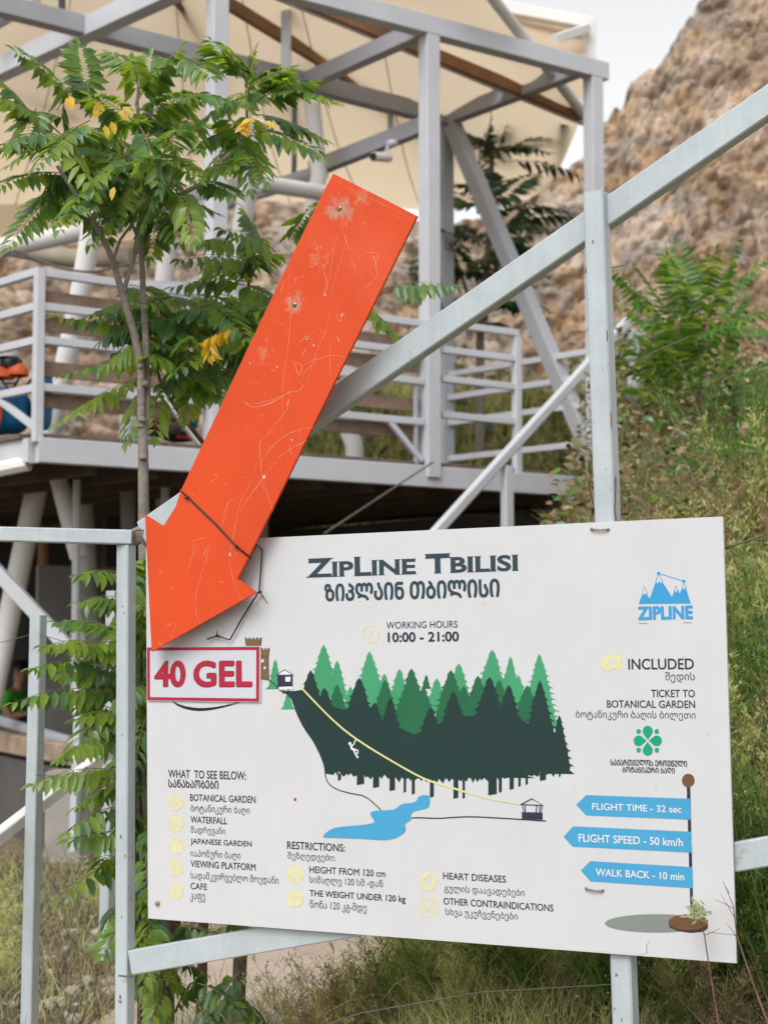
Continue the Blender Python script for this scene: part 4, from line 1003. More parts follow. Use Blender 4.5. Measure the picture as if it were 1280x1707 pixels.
def person(label, loc, rz, shirt, lean=0):
    t = thing('person', label, 'person', loc); t.rotation_euler = (0, 0, rz)       # faces local +x
    H0 = Vector((.10+lean, 0, 1.20))
    body = [[((0, 0, .50), .13), ((.01, 0, .66), .125), ((.04, 0, .82), .135), ((.05, 0, .96), .12), ((.07, 0, 1.04), .055), ((.09+lean, 0, 1.11), .055), ((.10+lean, 0, 1.19), .088), ((.11+lean, 0, 1.26), .082)]]
    for s in (-1, 1):
        body += [[((.05, 0, .96), .12), ((.05, s*.17, .97), .062), ((.08, s*.24, .86), .050), ((.16, s*.27, .76), .042), ((.30, s*.20, .79), .034), ((.40, s*.12, .80), .028), ((.46, s*.09, .80), .030)],
                 [((0, 0, .50), .13), ((.06, s*.10, .50), .085), ((.42, s*.14, .50), .062), ((.44, s*.14, .28), .052), ((.42, s*.14, .08), .038), ((.52, s*.15, .04), .035)]]
        for k in range(5):
            a = (-.5+.22*k)*s if k < 4 else -.9*s
            d = Vector((math.cos(a), math.sin(a), 0)); b0 = Vector((.46, s*.09, .80)); l = (.055, .068, .072, .062, .045)[k]
            body.append([(tuple(b0), .030), (tuple(b0+d*.042), .011), (tuple(b0+d*(.042+l*.6)+Vector((0, 0, .004))), .0095), (tuple(b0+d*(.042+l)+Vector((0, 0, -.012))), .008)])
    b = skinned('body', body, 'skin', t)
    hc = Vector((.105+lean, 0, 1.215))
    for nm, c3, r3 in (('nose', (.095, 0, -.01), (.018, .014, .024)), ('ear', (0, .088, -.005), (.022, .012, .034)), ('ear', (0, -.088, -.005), (.022, .012, .034))):
        f = MB(); f.ball(hc+Vector(c3)+ORG[t.name], *r3, 8, 6); f.build(nm, 'skin', t)
    o_ = hc+ORG[t.name]
    for s in (-1, 1):
        e = MB(); e.ball(o_+Vector((.083, s*.032, .018)), .008, .010, .007, 8, 6); e.build('eye', 'hair', t)
        e = MB(); e.beam(o_+Vector((.088, s*.018, .036)), o_+Vector((.080, s*.05, .038)), .008, .006); e.build('eyebrow', 'hair', t)
    e = MB(); e.beam(o_+Vector((.089, -.022, -.042)), o_+Vector((.089, .022, -.042)), .008, .008); e.build('mouth', 'red_dk', t)
    h = MB(); vs = []
    for j in range(9):
        th = math.pi*.62*j/8
        for k in range(18):
            ph = 2*math.pi*k/18; cut = .62 if math.cos(ph) > .3 else 1.0
            tt = th*cut; vs.append(hc+ORG[t.name]+Vector((-.012+.108*math.sin(tt)*math.cos(ph), .098*math.sin(tt)*math.sin(ph), .112*math.cos(tt)+.015))*1.0)
    h.add(vs, [[j*18+k, (j+1)*18+k, (j+1)*18+(k+1) % 18, j*18+(k+1) % 18] for j in range(8) for k in range(18)], 0, True); h.build('hair', 'hair', t)
    sh_ = [[((0, 0, .52), .145), ((.01, 0, .66), .14), ((.04, 0, .82), .15), ((.05, 0, .96), .135), ((.065, 0, 1.01), .075)]]
    for s in (-1, 1): sh_.append([((.05, 0, .96), .135), ((.05, s*.17, .97), .078), ((.075, s*.235, .87), .066), ((.095, s*.25, .83), .062)])
    skinned('shirt', sh_, shirt, t)
    tr = []
    for s in (-1, 1): tr.append([((0, 0, .49), .14), ((.06, s*.10, .50), .098), ((.42, s*.14, .50), .074), ((.44, s*.14, .28), .062), ((.42, s*.14, .10), .054)])
    skinned('trousers', tr, 'trouser', t)
    return t
pp = P(34, 1125, 17.6)
person('dark-haired man in a bright green T-shirt leaning on the ledge under the platform', Vector((pp.x-.08, pp.y, pp.z-1.185)), R(-22), 'shirt')
pp = P(58, 1120, 18.0)
person('second sitter in dark clothes mostly hidden behind the grey railing post', Vector((pp.x+.05, pp.y+.1, pp.z-1.185)), R(-160), 'shirt_dk')
tb_ = thing('cafe_table', 'small dark table between the two sitters under the platform', 'table', Vector((P(60, 1200, 18).x, 17.75, pp.z-1.2)))
tl = ORG[tb_.name]; m = MB(); m.box(tl+Z*.74, .7, .7, .04); m.build('table_top', 'dark_wood', tb_)
for a in (-1, 1):
    for b in (-1, 1): m = MB(); m.box(tl+Vector((a*.3, b*.3, .36)), .045, .045, .72); m.build('leg', 'dark_wood', tb_)
for q in (P(34, 1125, 17.6), P(58, 1120, 18.0)):
    s = -1 if q.y < 17.8 else 1
    bn_ = thing('stool', 'dark wooden stool under the %s' % ('man in green' if s < 0 else 'hidden second sitter'), 'stool', Vector((q.x+.12*s, q.y, pp.z-1.185)))
    c_ = ORG[bn_.name]; m = MB(); m.box(c_+Z*.38, .34, .34, .04); m.build('seat', 'dark_wood', bn_)
    for a in (-1, 1):
        for b in (-1, 1): m = MB(); m.box(c_+Vector((a*.13, b*.13, .18)), .035, .035, .36); m.build('leg', 'dark_wood', bn_)

# ------------------------------------------------------------------ trees with pinnate leaves
def leaflet(m, b, d, n, L, w, mi, curl):
    s = d.cross(n).normalized(); n2 = s.cross(d)
    dn = -n2*curl*L
    m0, m1, m2, m3 = b, b+d*L*.33+n2*.01*L, b+d*L*.68+dn*.35, b+d*L+dn
    up = n2*w*.16
    l1, r1 = m1+s*w*.5+up, m1-s*w*.5+up; l2, r2 = m2+s*w*.40+up, m2-s*w*.40+up
    m.add([m0, m1, m2, m3, l1, l2, r1, r2], [[0, 1, 4], [1, 2, 5, 4], [2, 3, 5], [0, 6, 1], [1, 6, 7, 2], [2, 7, 3]], mi, True)
def frond(m, B, T, n, L, w, mats, rd, droop=.35, arch=.10, stalk=None, fwd=.35, roll=.5):
    d = (T-B); ln = d.length; dn = d/ln
    up = (Z + Vector((rd.uniform(-roll, roll), rd.uniform(-roll, roll)-.25, 0))).normalized()
    side = dn.cross(up).normalized(); up = side.cross(dn).normalized()
    pts = [B+dn*ln*s+Z*arch*ln*4*s*(1-s)*.5 - Z*arch*ln*.6*s*s for s in np.linspace(0, 1, 8)]
    m.tube(pts, [max(.0008, .0028*(1-s*.8)) for s in np.linspace(0, 1, 8)], 4, stalk or 0, False)
    def at(s):
        k = min(int(s*7), 6); return pts[k].lerp(pts[k+1], s*7-k)
    for i in range(n):
        s = .18+.80*i/(n-1)
        env = (.62+.38*math.sin(math.pi*min(1, s*1.05)**.8))*(1 if s < .8 else 1-(s-.8)*1.9)
        for sg in (-1, 1):
            dv = (side*sg*(.85-.3*max(0, s-.7)) + dn*(fwd+.5*max(0, s-.7)*2)*rd.uniform(.7, 1.3) - Z*droop*rd.uniform(.7, 1.25) + Vector((rd.uniform(-.08, .08), rd.uniform(-.08, .08), 0))).normalized()
            nr = (up + side*sg*rd.uniform(-.2, .45) + Vector((rd.uniform(-.18, .18),)*3)).normalized()
            leaflet(m, at(s)+dv*.004, dv, nr, L*env*rd.uniform(.85, 1.12), w*env*rd.uniform(.85, 1.15), rd.choice(mats), rd.uniform(-.05, .28))
    leaflet(m, at(1), (dn-Z*droop*.4).normalized(), up, L*.6, w*.55, mats[0], .1)
LM = ['rachis', 'leafa', 'leafb', 'leafc', 'leafy', 'leafdark', 'leaffern']
GREEN = (1, 1, 1, 3, 2, 2, 3); LIGHT = (1, 3, 3, 3); DEEP = (2, 2, 2, 1); YEL = (4,)
def limb(m, pts, r0, r1, n=8):
    q = [P(*p) for p in pts]; k = len(q); m.tube(q, [r0+(r1-r0)*i/(k-1) for i in range(k)], n, 0)

# 1: the slender tree in front of the platform
rd = random.Random(21)
tree = thing('young_tree', 'slender young tree with long feather-like leaves and two grey stems, left of the arrow', 'tree', P(246, 1900, 6.3))
m = MB()
limb(m, [(262, 1900, 6.3), (250, 1500, 6.3), (243, 1200, 6.3), (240, 900, 6.3), (239, 800, 6.3), (238, 700, 6.3)], .026, .019)
limb(m, [(235.5, 712, 6.29), (235, 610, 6.29), (222, 550, 6.27), (204, 490, 6.25), (190, 440, 6.22), (180, 415, 6.2), (160, 375, 6.15), (148, 355, 6.1), (118, 310, 6.05), (95, 275, 6.0)], .016, .007)
limb(m, [(243, 712, 6.31), (246, 640, 6.32), (241, 530, 6.34), (236, 430, 6.36), (234, 370, 6.36), (240, 300, 6.34), (236, 240, 6.3), (228, 170, 6.3), (235, 120, 6.3)], .014, .006)
limb(m, [(205, 490, 6.25), (213, 462, 6.25), (225, 425, 6.28), (230, 375, 6.3), (250, 355, 6.32), (275, 330, 6.4)], .010, .005)
limb(m, [(188, 435, 6.22), (200, 400, 6.24), (222, 370, 6.3), (228, 355, 6.3)], .007, .004)
limb(m, [(236, 360, 6.36), (290, 330, 6.4), (345, 300, 6.45), (368, 270, 6.5), (400, 240, 6.5), (412, 200, 6.5), (410, 150, 6.5)], .011, .005)
limb(m, [(368, 268, 6.5), (385, 235, 6.52), (388, 225, 6.52)], .006, .004)
for (u, v) in ((235, 610), (238, 700), (226, 560), (238, 762), (243, 640), (190, 440)): m.ball(P(u, v, 6.28), .017, .017, .014, 8, 6, 0, .5)
m.build('trunk', 'bark', tree)
m = MB()
FR1 = [(130, 172, 28, 76), (62, 205, 2, 128), (150, 165, 132, 72), (225, 175, 298, 74), (300, 95, 352, 118), (395, 130, 352, 58), (410, 175, 425, 86), (425, 150, 556, 158), (420, 190, 538, 222), (418, 215, 540, 252), (340, 285, 398, 268), (330, 300, 392, 318), (100, 222, -8, 150), (90, 250, 4, 236), (110, 290, -6, 300), (112, 312, 14, 398), (105, 160, 112, 250), (235, 180, 305, 262), (232, 200, 330, 150), (240, 220, 150, 150), (210, 260, 120, 330), (235, 300, 300, 392), (240, 320, 355, 345), (150, 200, 60, 270), (240, 150, 250, 90), (270, 340, 250, 420), (110, 200, 40, 180), (170, 300, 100, 370), (410, 160, 330, 200), (400, 210, 330, 240), (395, 230, 440, 290), (412, 150, 480, 110), (230, 120, 180, 80), (130, 130, 160, 180), (60, 180, 40, 240), (410, 130, 390, 90), (250, 260, 330, 290), (425, 170, 520, 130)]
for u0, v0, u1, v1 in FR1:
    Y = 6.3+rd.uniform(-.12, .15); Y1 = Y+rd.uniform(-.3, .18)
    frond(m, P(u0, v0, Y), P(u1, v1, Y1), rd.choice((12, 13, 14)), .102, .034, GREEN, rd, rd.uniform(.2, .6), .12, 0)
for i in range(60):
    a = rd.uniform(0, 6.28); cu, cv, ru, rv = rd.choice(((200, 250, 95, 85), (230, 190, 85, 70), (110, 220, 70, 75), (400, 185, 55, 55), (300, 290, 75, 60), (235, 300, 70, 70), (150, 300, 80, 60)))
    u0, v0 = cu+rd.gauss(0, .45)*ru, cv+rd.gauss(0, .45)*rv
    l = rd.uniform(75, 135); Y = 6.3+rd.uniform(-.3, .4)
    frond(m, P(u0, v0, Y), P(u0+l*math.cos(a), v0-l*.7*math.sin(a)+15, Y+rd.uniform(-.35, .35)), rd.choice((9, 10, 11)), .100, .036, rd.choice((GREEN, GREEN, LIGHT, DEEP)), rd, rd.uniform(.3, .9), .15, 0)
for u, v, k in ((118, 155, 2), (165, 175, 3), (180, 205, 2), (200, 315, 1), (248, 300, 1), (205, 185, 2), (405, 205, 4), (430, 195, 3)):
    for j in range(k):
        a = rd.uniform(-2.6, -.5); b = P(u+rd.uniform(-10, 10), v+rd.uniform(-8, 8), 6.0)
        leaflet(m, b, Vector((math.cos(a), -.2, math.sin(a))).normalized(), Vector((rd.uniform(-.5, .5), -1, .4)).normalized(), .055, .026, 4, .1)
m.build('crown', LM, tree)

# 2: bushy sapling behind the arrow shaft
rd = random.Random(33)
sap = thing('leafy_sapling', 'bushy green sapling with one yellow leaf spray, growing behind the arrow shaft', 'tree', P(330, 1900, 6.75))
m = MB()
limb(m, [(330, 1900, 6.75), (345, 1300, 6.75), (360, 900, 6.72), (385, 745, 6.7), (372, 685, 6.7), (355, 620, 6.7), (345, 590, 6.7), (322, 560, 6.7)], .022, .006)
limb(m, [(385, 745, 6.7), (396, 660, 6.72), (408, 560, 6.74), (415, 470, 6.76), (440, 410, 6.8)], .012, .005)
limb(m, [(358, 640, 6.7), (366, 590, 6.72), (372, 560, 6.72)], .006, .004)
limb(m, [(340, 740, 6.9), (300, 690, 6.9), (268, 640, 6.85), (258, 600, 6.85)], .010, .006)
limb(m, [(430, 600, 6.9), (520, 520, 6.95), (620, 480, 7.0)], .010, .004)
m.build('trunk', 'twig', sap)
m = MB()
FR2 = [(330, 555, 190, 510), (325, 590, 100, 512), (300, 600, 110, 610), (255, 625, 96, 692), (240, 640, 212, 728), (262, 650, 258, 720), (440, 410, 408, 348), (460, 420, 372, 372), (480, 400, 520, 340), (430, 440, 300, 420), (420, 470, 290, 470), (640, 480, 752, 468), (600, 500, 665, 560), (420, 520, 330, 520), (400, 560, 290, 610), (372, 600, 270, 650), (400, 600, 470, 640), (415, 500, 500, 520), (330, 560, 240, 560), (310, 640, 380, 660), (345, 600, 310, 690)]
for u0, v0, u1, v1 in FR2:
    Y = 6.65+rd.uniform(-.12, .15); n = 11 if abs(u1-u0) > 150 else 9
    frond(m, P(u0, v0, Y), P(u1, v1, Y+rd.uniform(-.35, .1)), n, .10, .040, rd.choice((GREEN, GREEN, LIGHT if v1 > 500 else DEEP)), rd, rd.uniform(.5, 1.1), .10, 0)
for i in range(58):
    cu, cv, ru, rv = rd.choice(((390, 560, 95, 70), (310, 580, 80, 60), (420, 440, 70, 50), (340, 520, 80, 60), (260, 520, 60, 60)))
    a = rd.uniform(0, 6.28); u0, v0 = cu+rd.gauss(0, .45)*ru, cv+rd.gauss(0, .45)*rv; l = rd.uniform(55, 105); Y = 6.75+rd.uniform(-.3, .4)
    frond(m, P(u0, v0, Y), P(u0+l*math.cos(a), v0-l*.6*math.sin(a)+12, Y+rd.uniform(-.35, .3)), rd.choice((8, 9, 10)), .105, .043, rd.choice((GREEN, LIGHT, DEEP)), rd, rd.uniform(.4, 1.1), .12, 0)
frond(m, P(392, 545, 6.3), P(338, 566, 6.3), 5, .068, .034, YEL, rd, 1.0, .1, 0); frond(m, P(350, 565, 6.3), P(352, 590, 6.3), 3, .07, .035, YEL, rd, .8, .1, 0)
m.build('crown', LM, sap)

# 3: low shoots between the left posts, 4: leafy shoot at the foot of the sign
rd = random.Random(44)
shoot = thing('leafy_shoots', 'thicket of long green leaf sprays spilling out left past the left fence post', 'shrub', P(225, 1900, 6.0))
m = MB()
limb(m, [(230, 1900, 6.0), (235, 1600, 6.0), (222, 1300, 6.0), (215, 1000, 6.05), (212, 930, 6.05)], .012, .004); limb(m, [(245, 1900, 6.1), (240, 1500, 6.1), (232, 1250, 6.1), (238, 1000, 6.1)], .010, .004)
limb(m, [(272, 1900, 6.6), (275, 1650, 6.6), (290, 1500, 6.6)], .040, .035); limb(m, [(395, 1900, 7.0), (398, 1650, 7.0), (405, 1500, 7.0)], .030, .028)
m.build('stem', 'stake', shoot)
m = MB()
FR3 = [(215, 965, 134, 948), (212, 1000, 134, 996), (212, 1060, 96, 1026), (212, 1100, 76, 1058), (212, 1130, 56, 1094), (212, 1150, 90, 1112), (215, 1165, 26, 1152), (212, 1180, 108, 1244), (215, 1240, 100, 1245), (214, 1290, 58, 1292), (212, 1350, 112, 1372), (214, 1395, 116, 1390), (212, 1440, 104, 1482), (214, 1500, 172, 1540), (216, 1540, 170, 1580), (220, 1300, 130, 1335), (215, 1450, 160, 1420), (214, 1080, 130, 1075), (214, 1190, 130, 1190), (215, 1120, 150, 1160), (214, 1200, 120, 1165)]
for u0, v0, u1, v1 in FR3:
    Y = 6.0+rd.uniform(-.1, .1); n = 11 if u0-u1 > 110 else 8
    frond(m, P(u0, v0, Y), P(u1, v1, Y-rd.uniform(0, .35)), n, .095, .038, rd.choice((GREEN, LIGHT, GREEN)), rd, rd.uniform(.5, 1.0), .16, 0)
for i in range(64):
    u0, v0 = rd.uniform(212, 250), rd.uniform(930, 1600); a = rd.uniform(0, 6.28); Y = 6.1+rd.uniform(-.2, .3); l = rd.uniform(40, 95)
    frond(m, P(u0, v0, Y), P(u0+l*math.cos(a)*.6, v0-l*.5*math.sin(a)+18, Y+rd.uniform(-.3, .3)), 8, .092, .040, rd.choice((GREEN, DEEP, LIGHT)), rd, rd.uniform(.5, 1.1), .15, 0)
m.build('foliage', LM, shoot)
low = thing('low_shoot', 'leafy shoot with dark stem hanging below the lower left corner of the sign', 'shrub', P(285, 1900, 5.9))
m = MB(); limb(m, [(285, 1900, 5.9), (276, 1690, 5.9), (268, 1620, 5.9), (262, 1545, 5.9)], .006, .003); m.build('stem', 'twig', low)
m = MB()
for u0, v0, u1, v1, mm in ((265, 1560, 238, 1640, LIGHT), (262, 1545, 225, 1575, LIGHT), (270, 1620, 240, 1660, LIGHT), (272, 1630, 320, 1648, LIGHT), (275, 1650, 250, 1700, LIGHT), (272, 1600, 300, 1640, LIGHT), (300, 1545, 375, 1560, DEEP), (290, 1540, 340, 1575, DEEP), (320, 1535, 300, 1580, DEEP), (380, 1540, 440, 1550, DEEP), (278, 1690, 300, 1740, LIGHT), (330, 1640, 400, 1678, DEEP), (340, 1620, 300, 1670, DEEP), (400, 1620, 350, 1690, DEEP), (395, 1660, 440, 1700, DEEP), (330, 1680, 370, 1720, DEEP), (300, 1600, 340, 1620, DEEP)):
    frond(m, P(u0, v0, 5.9), P(u1, v1, 5.9+rd.uniform(-.2, .2)), 6, .075, .034, mm, rd, .7, .1, 0)
m.build('foliage', LM, low)

# 5: tree behind the platform, canopy shade put into its dark leaf colour
rd = random.Random(55)
bt = thing('shaded_tree', 'feather-leaved tree with shade-darkened green leaves behind the platform columns', 'tree', P(800, 760, 16.2))
m = MB(); limb(m, [(800, 760, 16.2), (800, 560, 16.2), (815, 400, 16.2), (820, 260, 16.2), (822, 200, 16.2)], .05, .015); limb(m, [(802, 560, 16.2), (760, 430, 16.2)], .03, .012); m.build('trunk', 'bark', bt)
m = MB()
for k in range(48):
    v0 = rd.uniform(235, 560); u0 = 812+rd.uniform(-26, 26)-(20 if v0 > 420 else 0); a = rd.choice((rd.uniform(-.3, .45), math.pi+rd.uniform(-.45, .3), rd.uniform(.5, 2.6)))
    l = rd.uniform(60, 115); Y = 16.2+rd.uniform(-.5, .5)
    if u0+l*math.cos(a) < 742 and v0 < 340: continue
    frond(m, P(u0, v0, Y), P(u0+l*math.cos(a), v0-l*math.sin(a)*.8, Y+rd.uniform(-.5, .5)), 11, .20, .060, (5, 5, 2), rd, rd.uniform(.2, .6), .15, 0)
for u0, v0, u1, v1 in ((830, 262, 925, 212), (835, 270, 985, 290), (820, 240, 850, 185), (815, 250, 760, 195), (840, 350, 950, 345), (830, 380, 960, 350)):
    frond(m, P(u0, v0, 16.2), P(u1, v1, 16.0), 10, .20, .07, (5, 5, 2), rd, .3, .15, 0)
m.build('crown', LM, bt)

# 6: fresh green bush on the slope
rd = random.Random(66)
gb = thing('green_bush', 'fresh green bush of fern-like leaves on the slope right of the fence post', 'shrub', P(1150, 740, 11.2))
m = MB()
for a, b in (((1150, 740), (1140, 560)), ((1155, 740), (1180, 540)), ((1150, 735), (1100, 600)), ((1158, 740), (1215, 600))): limb(m, [(*a, 11.2), ((a[0]+b[0])/2, (a[1]+b[1])/2, 11.2), (*b, 11.2)], .02, .008)
m.build('stem', 'bark', gb)
m = MB()
for k in range(54):
    t = rd.random(); u0 = 1150+rd.gauss(0, 32); v0 = rd.uniform(530, 695); a = math.pi/2 + rd.gauss(0, .8) - (u0-1150)*.012
    l = rd.uniform(110, 175)*(1 if v0 < 600 else .75); Y = 11.2+rd.uniform(-.5, .5)
    frond(m, P(u0, v0, Y), P(u0+l*math.cos(a), v0-l*math.sin(a), Y+rd.uniform(-.6, .4)), 14, .135, .036, (6, 6, 6, 3, 1), rd, rd.uniform(.1, .5), .10, 0)
m.build('foliage', LM, gb)

# ------------------------------------------------------------------ grass, scrub and weeds on the bank
def blades(name, pts, hmin, hmax, w, mats, seed, bend=.6, segs=3):
    r = np.random.default_rng(seed); n = len(pts)
    P0 = np.array(pts); h = r.uniform(hmin, hmax, n)*(.5+r.random(n)); ang = r.uniform(0, 2*np.pi, n); be = r.uniform(.15, 1, n)*bend
    tw = r.uniform(0, 2*np.pi, n); V = np.zeros((n, (segs+1)*2, 3))
    for k in range(segs+1):
        t = k/segs; cx = np.cos(ang)*be*h*t**1.6; cy = np.sin(ang)*be*h*t**1.6; cz = h*(t-.35*be*t*t)
        ww = w*(1-t*.85)*.5*r.uniform(.7, 1.3, n)
        for s, sg in ((0, -1), (1, 1)):
            V[:, k*2+s, 0] = P0[:, 0]+cx+sg*ww*np.cos(tw); V[:, k*2+s, 1] = P0[:, 1]+cy+sg*ww*np.sin(tw); V[:, k*2+s, 2] = P0[:, 2]+cz
    m_ = (segs+1)*2; base = np.arange(n)[:, None, None]*m_
    fq = np.array([[2*k, 2*k+1, 2*k+3, 2*k+2] for k in range(segs)])[None]
    Fq = (base+fq).reshape(-1, 4)
    me = bpy.data.meshes.new(name); me.vertices.add(n*m_); me.vertices.foreach_set('co', V.reshape(-1))
    me.loops.add(len(Fq)*4); me.loops.foreach_set('vertex_index', Fq.reshape(-1).astype(np.int32))
    me.polygons.add(len(Fq)); me.polygons.foreach_set('loop_start', np.arange(0, len(Fq)*4, 4, dtype=np.int32))
    for q in mats: me.materials.append(M[q])
    me.polygons.foreach_set('material_index', np.repeat(r.integers(0, len(mats), n), segs).astype(np.int32))
    me.update(calc_edges=True)
    o = bpy.data.objects.new(name, me); col.objects.link(o); kind(o, 'stuff'); return o
def near_board(x, y, clear):                  # nothing grows through the sign or in front of it
    q = Vector((x, y, BO.z)) - BO; n2 = Vector((BN.x, BN.y, 0)).normalized(); a2 = Vector((BX.x, BX.y, 0)).normalized()
    return q.dot(n2) > -clear and abs(q.dot(a2)) < BW/2 + .12
def scatter(n, x0, x1, y0, y1, seed, test=None, clear=.30):
    r = random.Random(seed); out = []
    while len(out) < n:
        x, y = r.uniform(x0, x1), r.uniform(y0, y1)
        if test and not test(x, y, r): continue
        if near_board(x, y, clear): continue
        out.append((x, y, ground_z(x, y)-.01))
    return out
def bank(x, y, r): return x > -.52+(y-5)*.19 + .18*noise.noise(Vector((x*3, y*3, 5))) and noise.noise(Vector((x*2.2, y*2.2, 0)))+.75 > r.random()*.9
blades('grass', scatter(44000, -.6, 2.4, 4.3, 8.2, 1, bank), .10, .24, .0036, ['grass_g', 'grass_y', 'grass_g', 'weed', 'grass_b', 'leafa', 'weed'], 2, 1.3)
blades('bank_grass', scatter(26000, -.3, 4.2, 8.2, 16, 3, bank), .14, .36, .010, ['hill_o', 'hill_b', 'hill_b', 'grass_d', 'weed', 'hill_o', 'leafa'], 4, 1.0)
blades('path_side_grass', scatter(8500, -3.2, -.9, 6.2, 11.8, 5, lambda x, y, r: x < -1.34+.17*(y-5.4) and noise.noise(Vector((x*1.8, y*1.8, 9)))+.55 > r.random()), .06, .24, .006, ['grass_g', 'grass_d', 'grass_d', 'weed', 'grass_b', 'leafdark', 'stake'], 6, 1.1)
blades('terrace_grass', scatter(20000, -2, 2.5, 16.4, 20, 7), .25, .6, .02, ['grass_g', 'grass_y', 'leaffern', 'grass_b'], 8, .8)
blades('foot_grass', scatter(1500, -.78, -.35, 5.5, 6.6, 25), .15, .34, .005, ['grass_g', 'leafb', 'leafa', 'grass_b'], 26, 1.2)
blades('arching_stems', scatter(1900, .75, 2.3, 4.7, 8.6, 21, lambda x, y, r: x > .205*y-.15, .95), .45, 1.0, .0055, ['hill_o', 'grass_g', 'hill_o', 'weed', 'leafa'], 22, 1.5, 6)
blades('low_stems', scatter(2200, -.35, 1.1, 4.5, 6.4, 23, bank, .55), .22, .48, .0034, ['grass_y', 'weed', 'grass_b', 'grass_g'], 24, 1.7, 5)
# dry leaves and stones beside the path
def litter(name, pts, s0, s1, mats, seed):
    r = random.Random(seed); m = MB()
    for p in pts:
        a = Vector((r.uniform(-1, 1), r.uniform(-1, 1), r.uniform(-.7, .7))).normalized(); n = Vector((r.uniform(-.7, .7), r.uniform(-1, .2), 1)).normalized()
        leaflet(m, Vector(p)+Z*r.uniform(.01, .05), a, n, r.uniform(s0, s1), r.uniform(s0, s1)*.5, r.randrange(len(mats)), r.uniform(-.3, .4))
    return kind(m.build(name, mats, org=(0, 0, 0)), 'stuff')
litter('leaf_litter', scatter(1500, -3.2, -.9, 5.5, 12, 9, lambda x, y, r: x < -1.2+.17*(y-5.4)), .02, .06, ['grass_d', 'stake', 'grass_b', 'grass_d', 'leafdark'], 10)
m = MB(); r_ = random.Random(31)
for p in scatter(420, -2.9, -.85, 5.2, 11, 32, lambda x, y, r: x < -1.0+.17*(y-5.4)):
    a = r_.choice((.012, .018, .025, .04)); m.ball(Vector(p)+Z*a*.4, a*r_.uniform(.8, 1.5), a*r_.uniform(.8, 1.3), a*.7, 7, 5, 0, .5)
M['pebble'] = mat('pale_stone', (.36, .31, .25), .9, .3, 30)
kind(m.build('pebbles', 'pebble', org=(0, 0, 0)), 'stuff')
def scrub(name, n, x0, x1, y0, y1, hh, s0, s1, mats, seed, test=None):
    r = random.Random(seed); m = MB()
    for p in scatter(n, x0, x1, y0, y1, seed, test):
        h = hh*max(0, noise.noise(Vector((p[0]*1.7, p[1]*1.7, 3)))+.55)
        a = Vector((r.uniform(-1, 1), r.uniform(-1, 1), r.uniform(-.5, .8))).normalized(); nn_ = Vector((r.uniform(-1, 1), r.uniform(-1, .4), .7)).normalized()
        s = r.uniform(s0, s1); leaflet(m, Vector(p)+Z*h*r.random(), a, nn_, s, s*.5, r.randrange(len(mats)), r.uniform(-.1, .4))
    return kind(m.build(name, mats, org=(0, 0, 0)), 'stuff')
scrub('hillside_scrub', 26000, .5, 4.2, 7.6, 15.8, 1.0, .03, .075, ['hill_b', 'leafa', 'hill_o', 'grass_d', 'grass_d', 'grass_b', 'leafdark', 'leafb', 'stake', 'hill_b'], 12, bank)
scrub('bank_leaves', 7000, -.4, 2.0, 4.5, 7.6, .28, .012, .038, ['weed', 'leafa', 'grass_b', 'weed', 'grass_g', 'grass_d'], 13, bank)
scrub('far_scrub', 5000, -6, 3.4, 16.5, 19.5, .9, .10, .22, ['hill_b', 'leafa', 'hill_o', 'hill_o', 'leafdark', 'grass_d'], 14)

def feathery(seed, h=.7, ns=26):
    r = random.Random(seed); m = MB()
    for i in range(ns):
        a = r.uniform(0, 6.28); sp_ = r.uniform(.15, .75); L = h*r.uniform(.6, 1.15)
        pts = [Vector((math.cos(a)*sp_*L*t**1.4, math.sin(a)*sp_*L*t**1.4, L*(t-.22*sp_*t*t))) + Vector((r.uniform(-.008, .008),)*3) for t in np.linspace(0, 1, 7)]
        m.tube(pts, [.0032*(1-t*.75) for t in np.linspace(0, 1, 7)], 3, 1, False)
        for k in range(34):
            t = r.uniform(.18, 1); j = min(int(t*6), 5); p = pts[j].lerp(pts[j+1], t*6-j); d = (Vector((r.uniform(-1, 1), r.uniform(-1, 1), r.uniform(.0, 1.1)))).normalized()
            l = r.uniform(.04, .11)*(1.25-t*.6)
            m.tube([p, p+d*l*.6, p+d*l+Vector((0, 0, .012))], [.0011, .0009, .0004], 3, 0 if r.random() < .75 else 2, False)
            for q in range(5):
                pq = p+d*l*r.uniform(.25, 1); dq = (d*.6+Vector((r.uniform(-1, 1), r.uniform(-1, 1), r.uniform(-.2, 1)))).normalized()
                leaflet(m, pq, dq, Z, r.uniform(.012, .026), .0052, 0 if r.random() < .7 else 2, .1)
    return m
spots = [(1.06, 4.9, 1.0), (1.13, 5.25, 1.15), (1.22, 5.6, 1.25), (1.30, 6.0, 1.3), (1.38, 6.35, 1.3), (1.47, 6.8, 1.25), (1.58, 7.3, 1.2), (1.68, 7.8, 1.15), (1.80, 8.4, 1.1), (1.22, 6.3, 1.1), (1.36, 7.0, 1.1), (1.50, 7.7, 1.0), (1.28, 5.5, 1.2), (1.45, 6.2, 1.2), (1.02, 5.3, .6), (.90, 4.8, .6), (.72, 4.95, .55), (.55, 5.1, .6), (.36, 5.3, .6), (.18, 5.5, .6), (.02, 5.7, .55), (-.12, 5.95, .5), (.45, 4.7, .5), (.65, 5.4, .6), (.25, 5.0, .45), (1.0, 4.65, .55), (-1.75, 7.6, .6), (-2.0, 8.6, .7), (-1.5, 9.3, .7), (-1.65, 6.9, .5)]
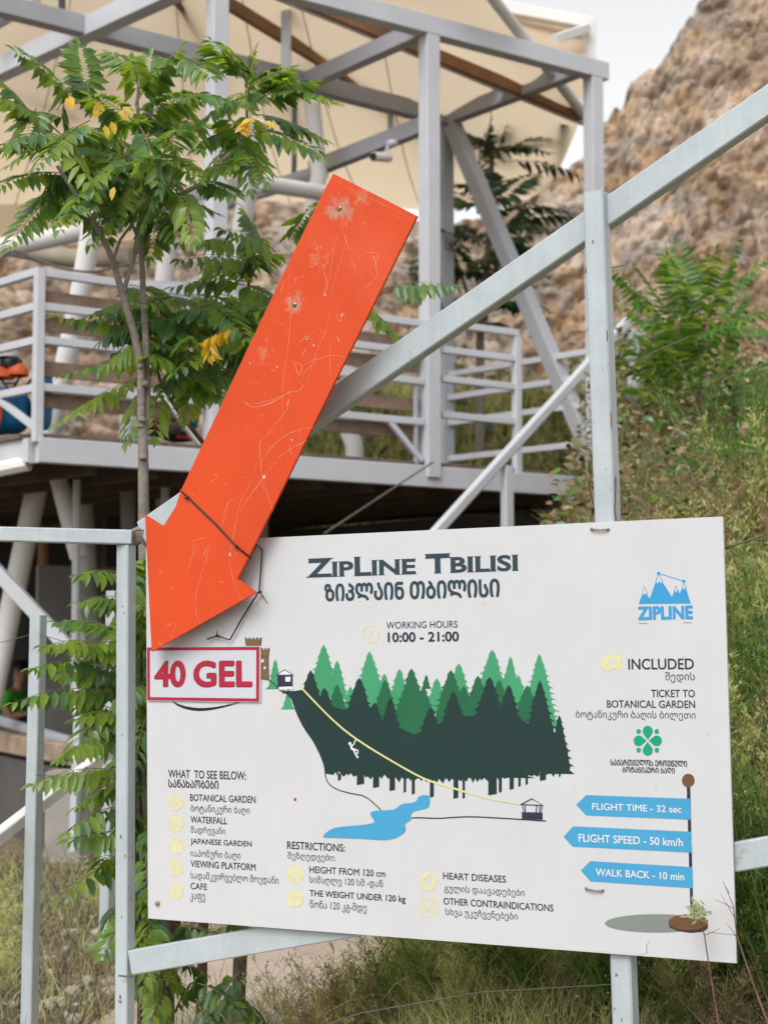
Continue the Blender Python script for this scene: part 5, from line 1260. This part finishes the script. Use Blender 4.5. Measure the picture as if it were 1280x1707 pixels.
KINDS = [('feathery grey-green weed clump on the grassy bank behind and beside the sign', 'feathery weeds on the bank', ['weed', 'grass_b', 'grass_g']),
         ('dry tan weed clump standing among the green weeds on the bank', 'dry weeds on the bank', ['grass_b', 'grass_d', 'hill_b']),
         ('deep green weed clump on the bank near the sign', 'deep green weeds on the bank', ['leafa', 'grass_g', 'leafb'])]
rw = random.Random(77)
for k in range(24):                                         # the strip seen beyond the right edge of the sign
    y = rw.uniform(5.0, 9.2); spots.append((y*rw.uniform(.205, .235), y, rw.uniform(.9, 1.5)))
for k in range(34):                                         # the bank seen below the sign
    y = rw.uniform(5.0, 6.6); spots.append((y*rw.uniform(-.06, .21), y, rw.uniform(.35, .65)))
protos = {}
for i, (x, y, s) in enumerate(spots):
    while near_board(x, y, .25+.4*s): y += .05
    kd = 0 if x < -.6 else (rw.choice((0, 0, 1, 2, 2, 2)) if x > .2*y else rw.choice((0, 0, 0, 0, 1, 2))); lab, grp, wm = KINDS[kd]; pl_ = protos.setdefault(kd, [])
    if len(pl_) < 2:
        t = thing('feathery_weed', lab if x > -.6 else lab, 'weed', (0, 0, 0), grp); f_ = feathery(100+i).build('foliage', wm, t); pl_.append((t, f_))
    else:
        pt_, pf = pl_[i % 2]; t = pt_.copy(); col.objects.link(t); f_ = pf.copy(); f_.parent = t; col.objects.link(f_)
    if x < -.6: t['label'] = 'grey-green weed tuft on the dry ground between the left posts'; t['group'] = 'weed tufts by the path'
    t.location = (x, y, ground_z(x, y)-.02); t.rotation_euler = (0, 0, rw.uniform(0, 6.28)); t.scale = (s,)*3
# small dry weed in front of the sign's lower right corner
dw = thing('dry_weed', 'thin pinkish dry weed with a pale green tuft, in front of the sign base picture', 'weed', F(1205, 1900, .12))
m = MB(); rd = random.Random(5)
m.tube([F(u, v, .08) for u, v in ((1205, 1900), (1200, 1720), (1184, 1625), (1174, 1560), (1166, 1528))], [.004, .003, .002, .0016, .001], 5)
m.tube([F(u, v, .06) for u, v in ((1300, 1760), (1255, 1640), (1228, 1560), (1222, 1510), (1205, 1470))], [.004, .003, .002, .0012, .0006], 5)
for u0, v0, u1, v1 in ((1224, 1530, 1200, 1490), (1222, 1515, 1192, 1500), (1228, 1560, 1180, 1555), (1228, 1565, 1210, 1540), (1215, 1490, 1208, 1478), (1174, 1560, 1200, 1548), (1078, 1590, 1083, 1567)):
    m.tube([F(u0, v0, .06), F((u0+u1)/2+rd.uniform(-3, 3), (v0+v1)/2, .05), F(u1, v1, .05)], [.0012, .0009, .0005], 4)
m.build('stem', 'twig', dw)
m = MB()
for k in range(60):
    p = F(1164+rd.gauss(0, 9), 1524+rd.gauss(0, 7), .08+rd.uniform(-.02, .03)); a = rd.uniform(-.4, 3.6)
    leaflet(m, p, Vector((math.cos(a), rd.uniform(-.4, .4), math.sin(a))).normalized(), Vector((rd.uniform(-.5, .5), -1, .5)).normalized(), .02, .006, 0, .1)
M['tuft'] = leafmat('pale_tuft', (.27, .30, .16), .3, .6)
m.build('tuft', 'tuft', dw)
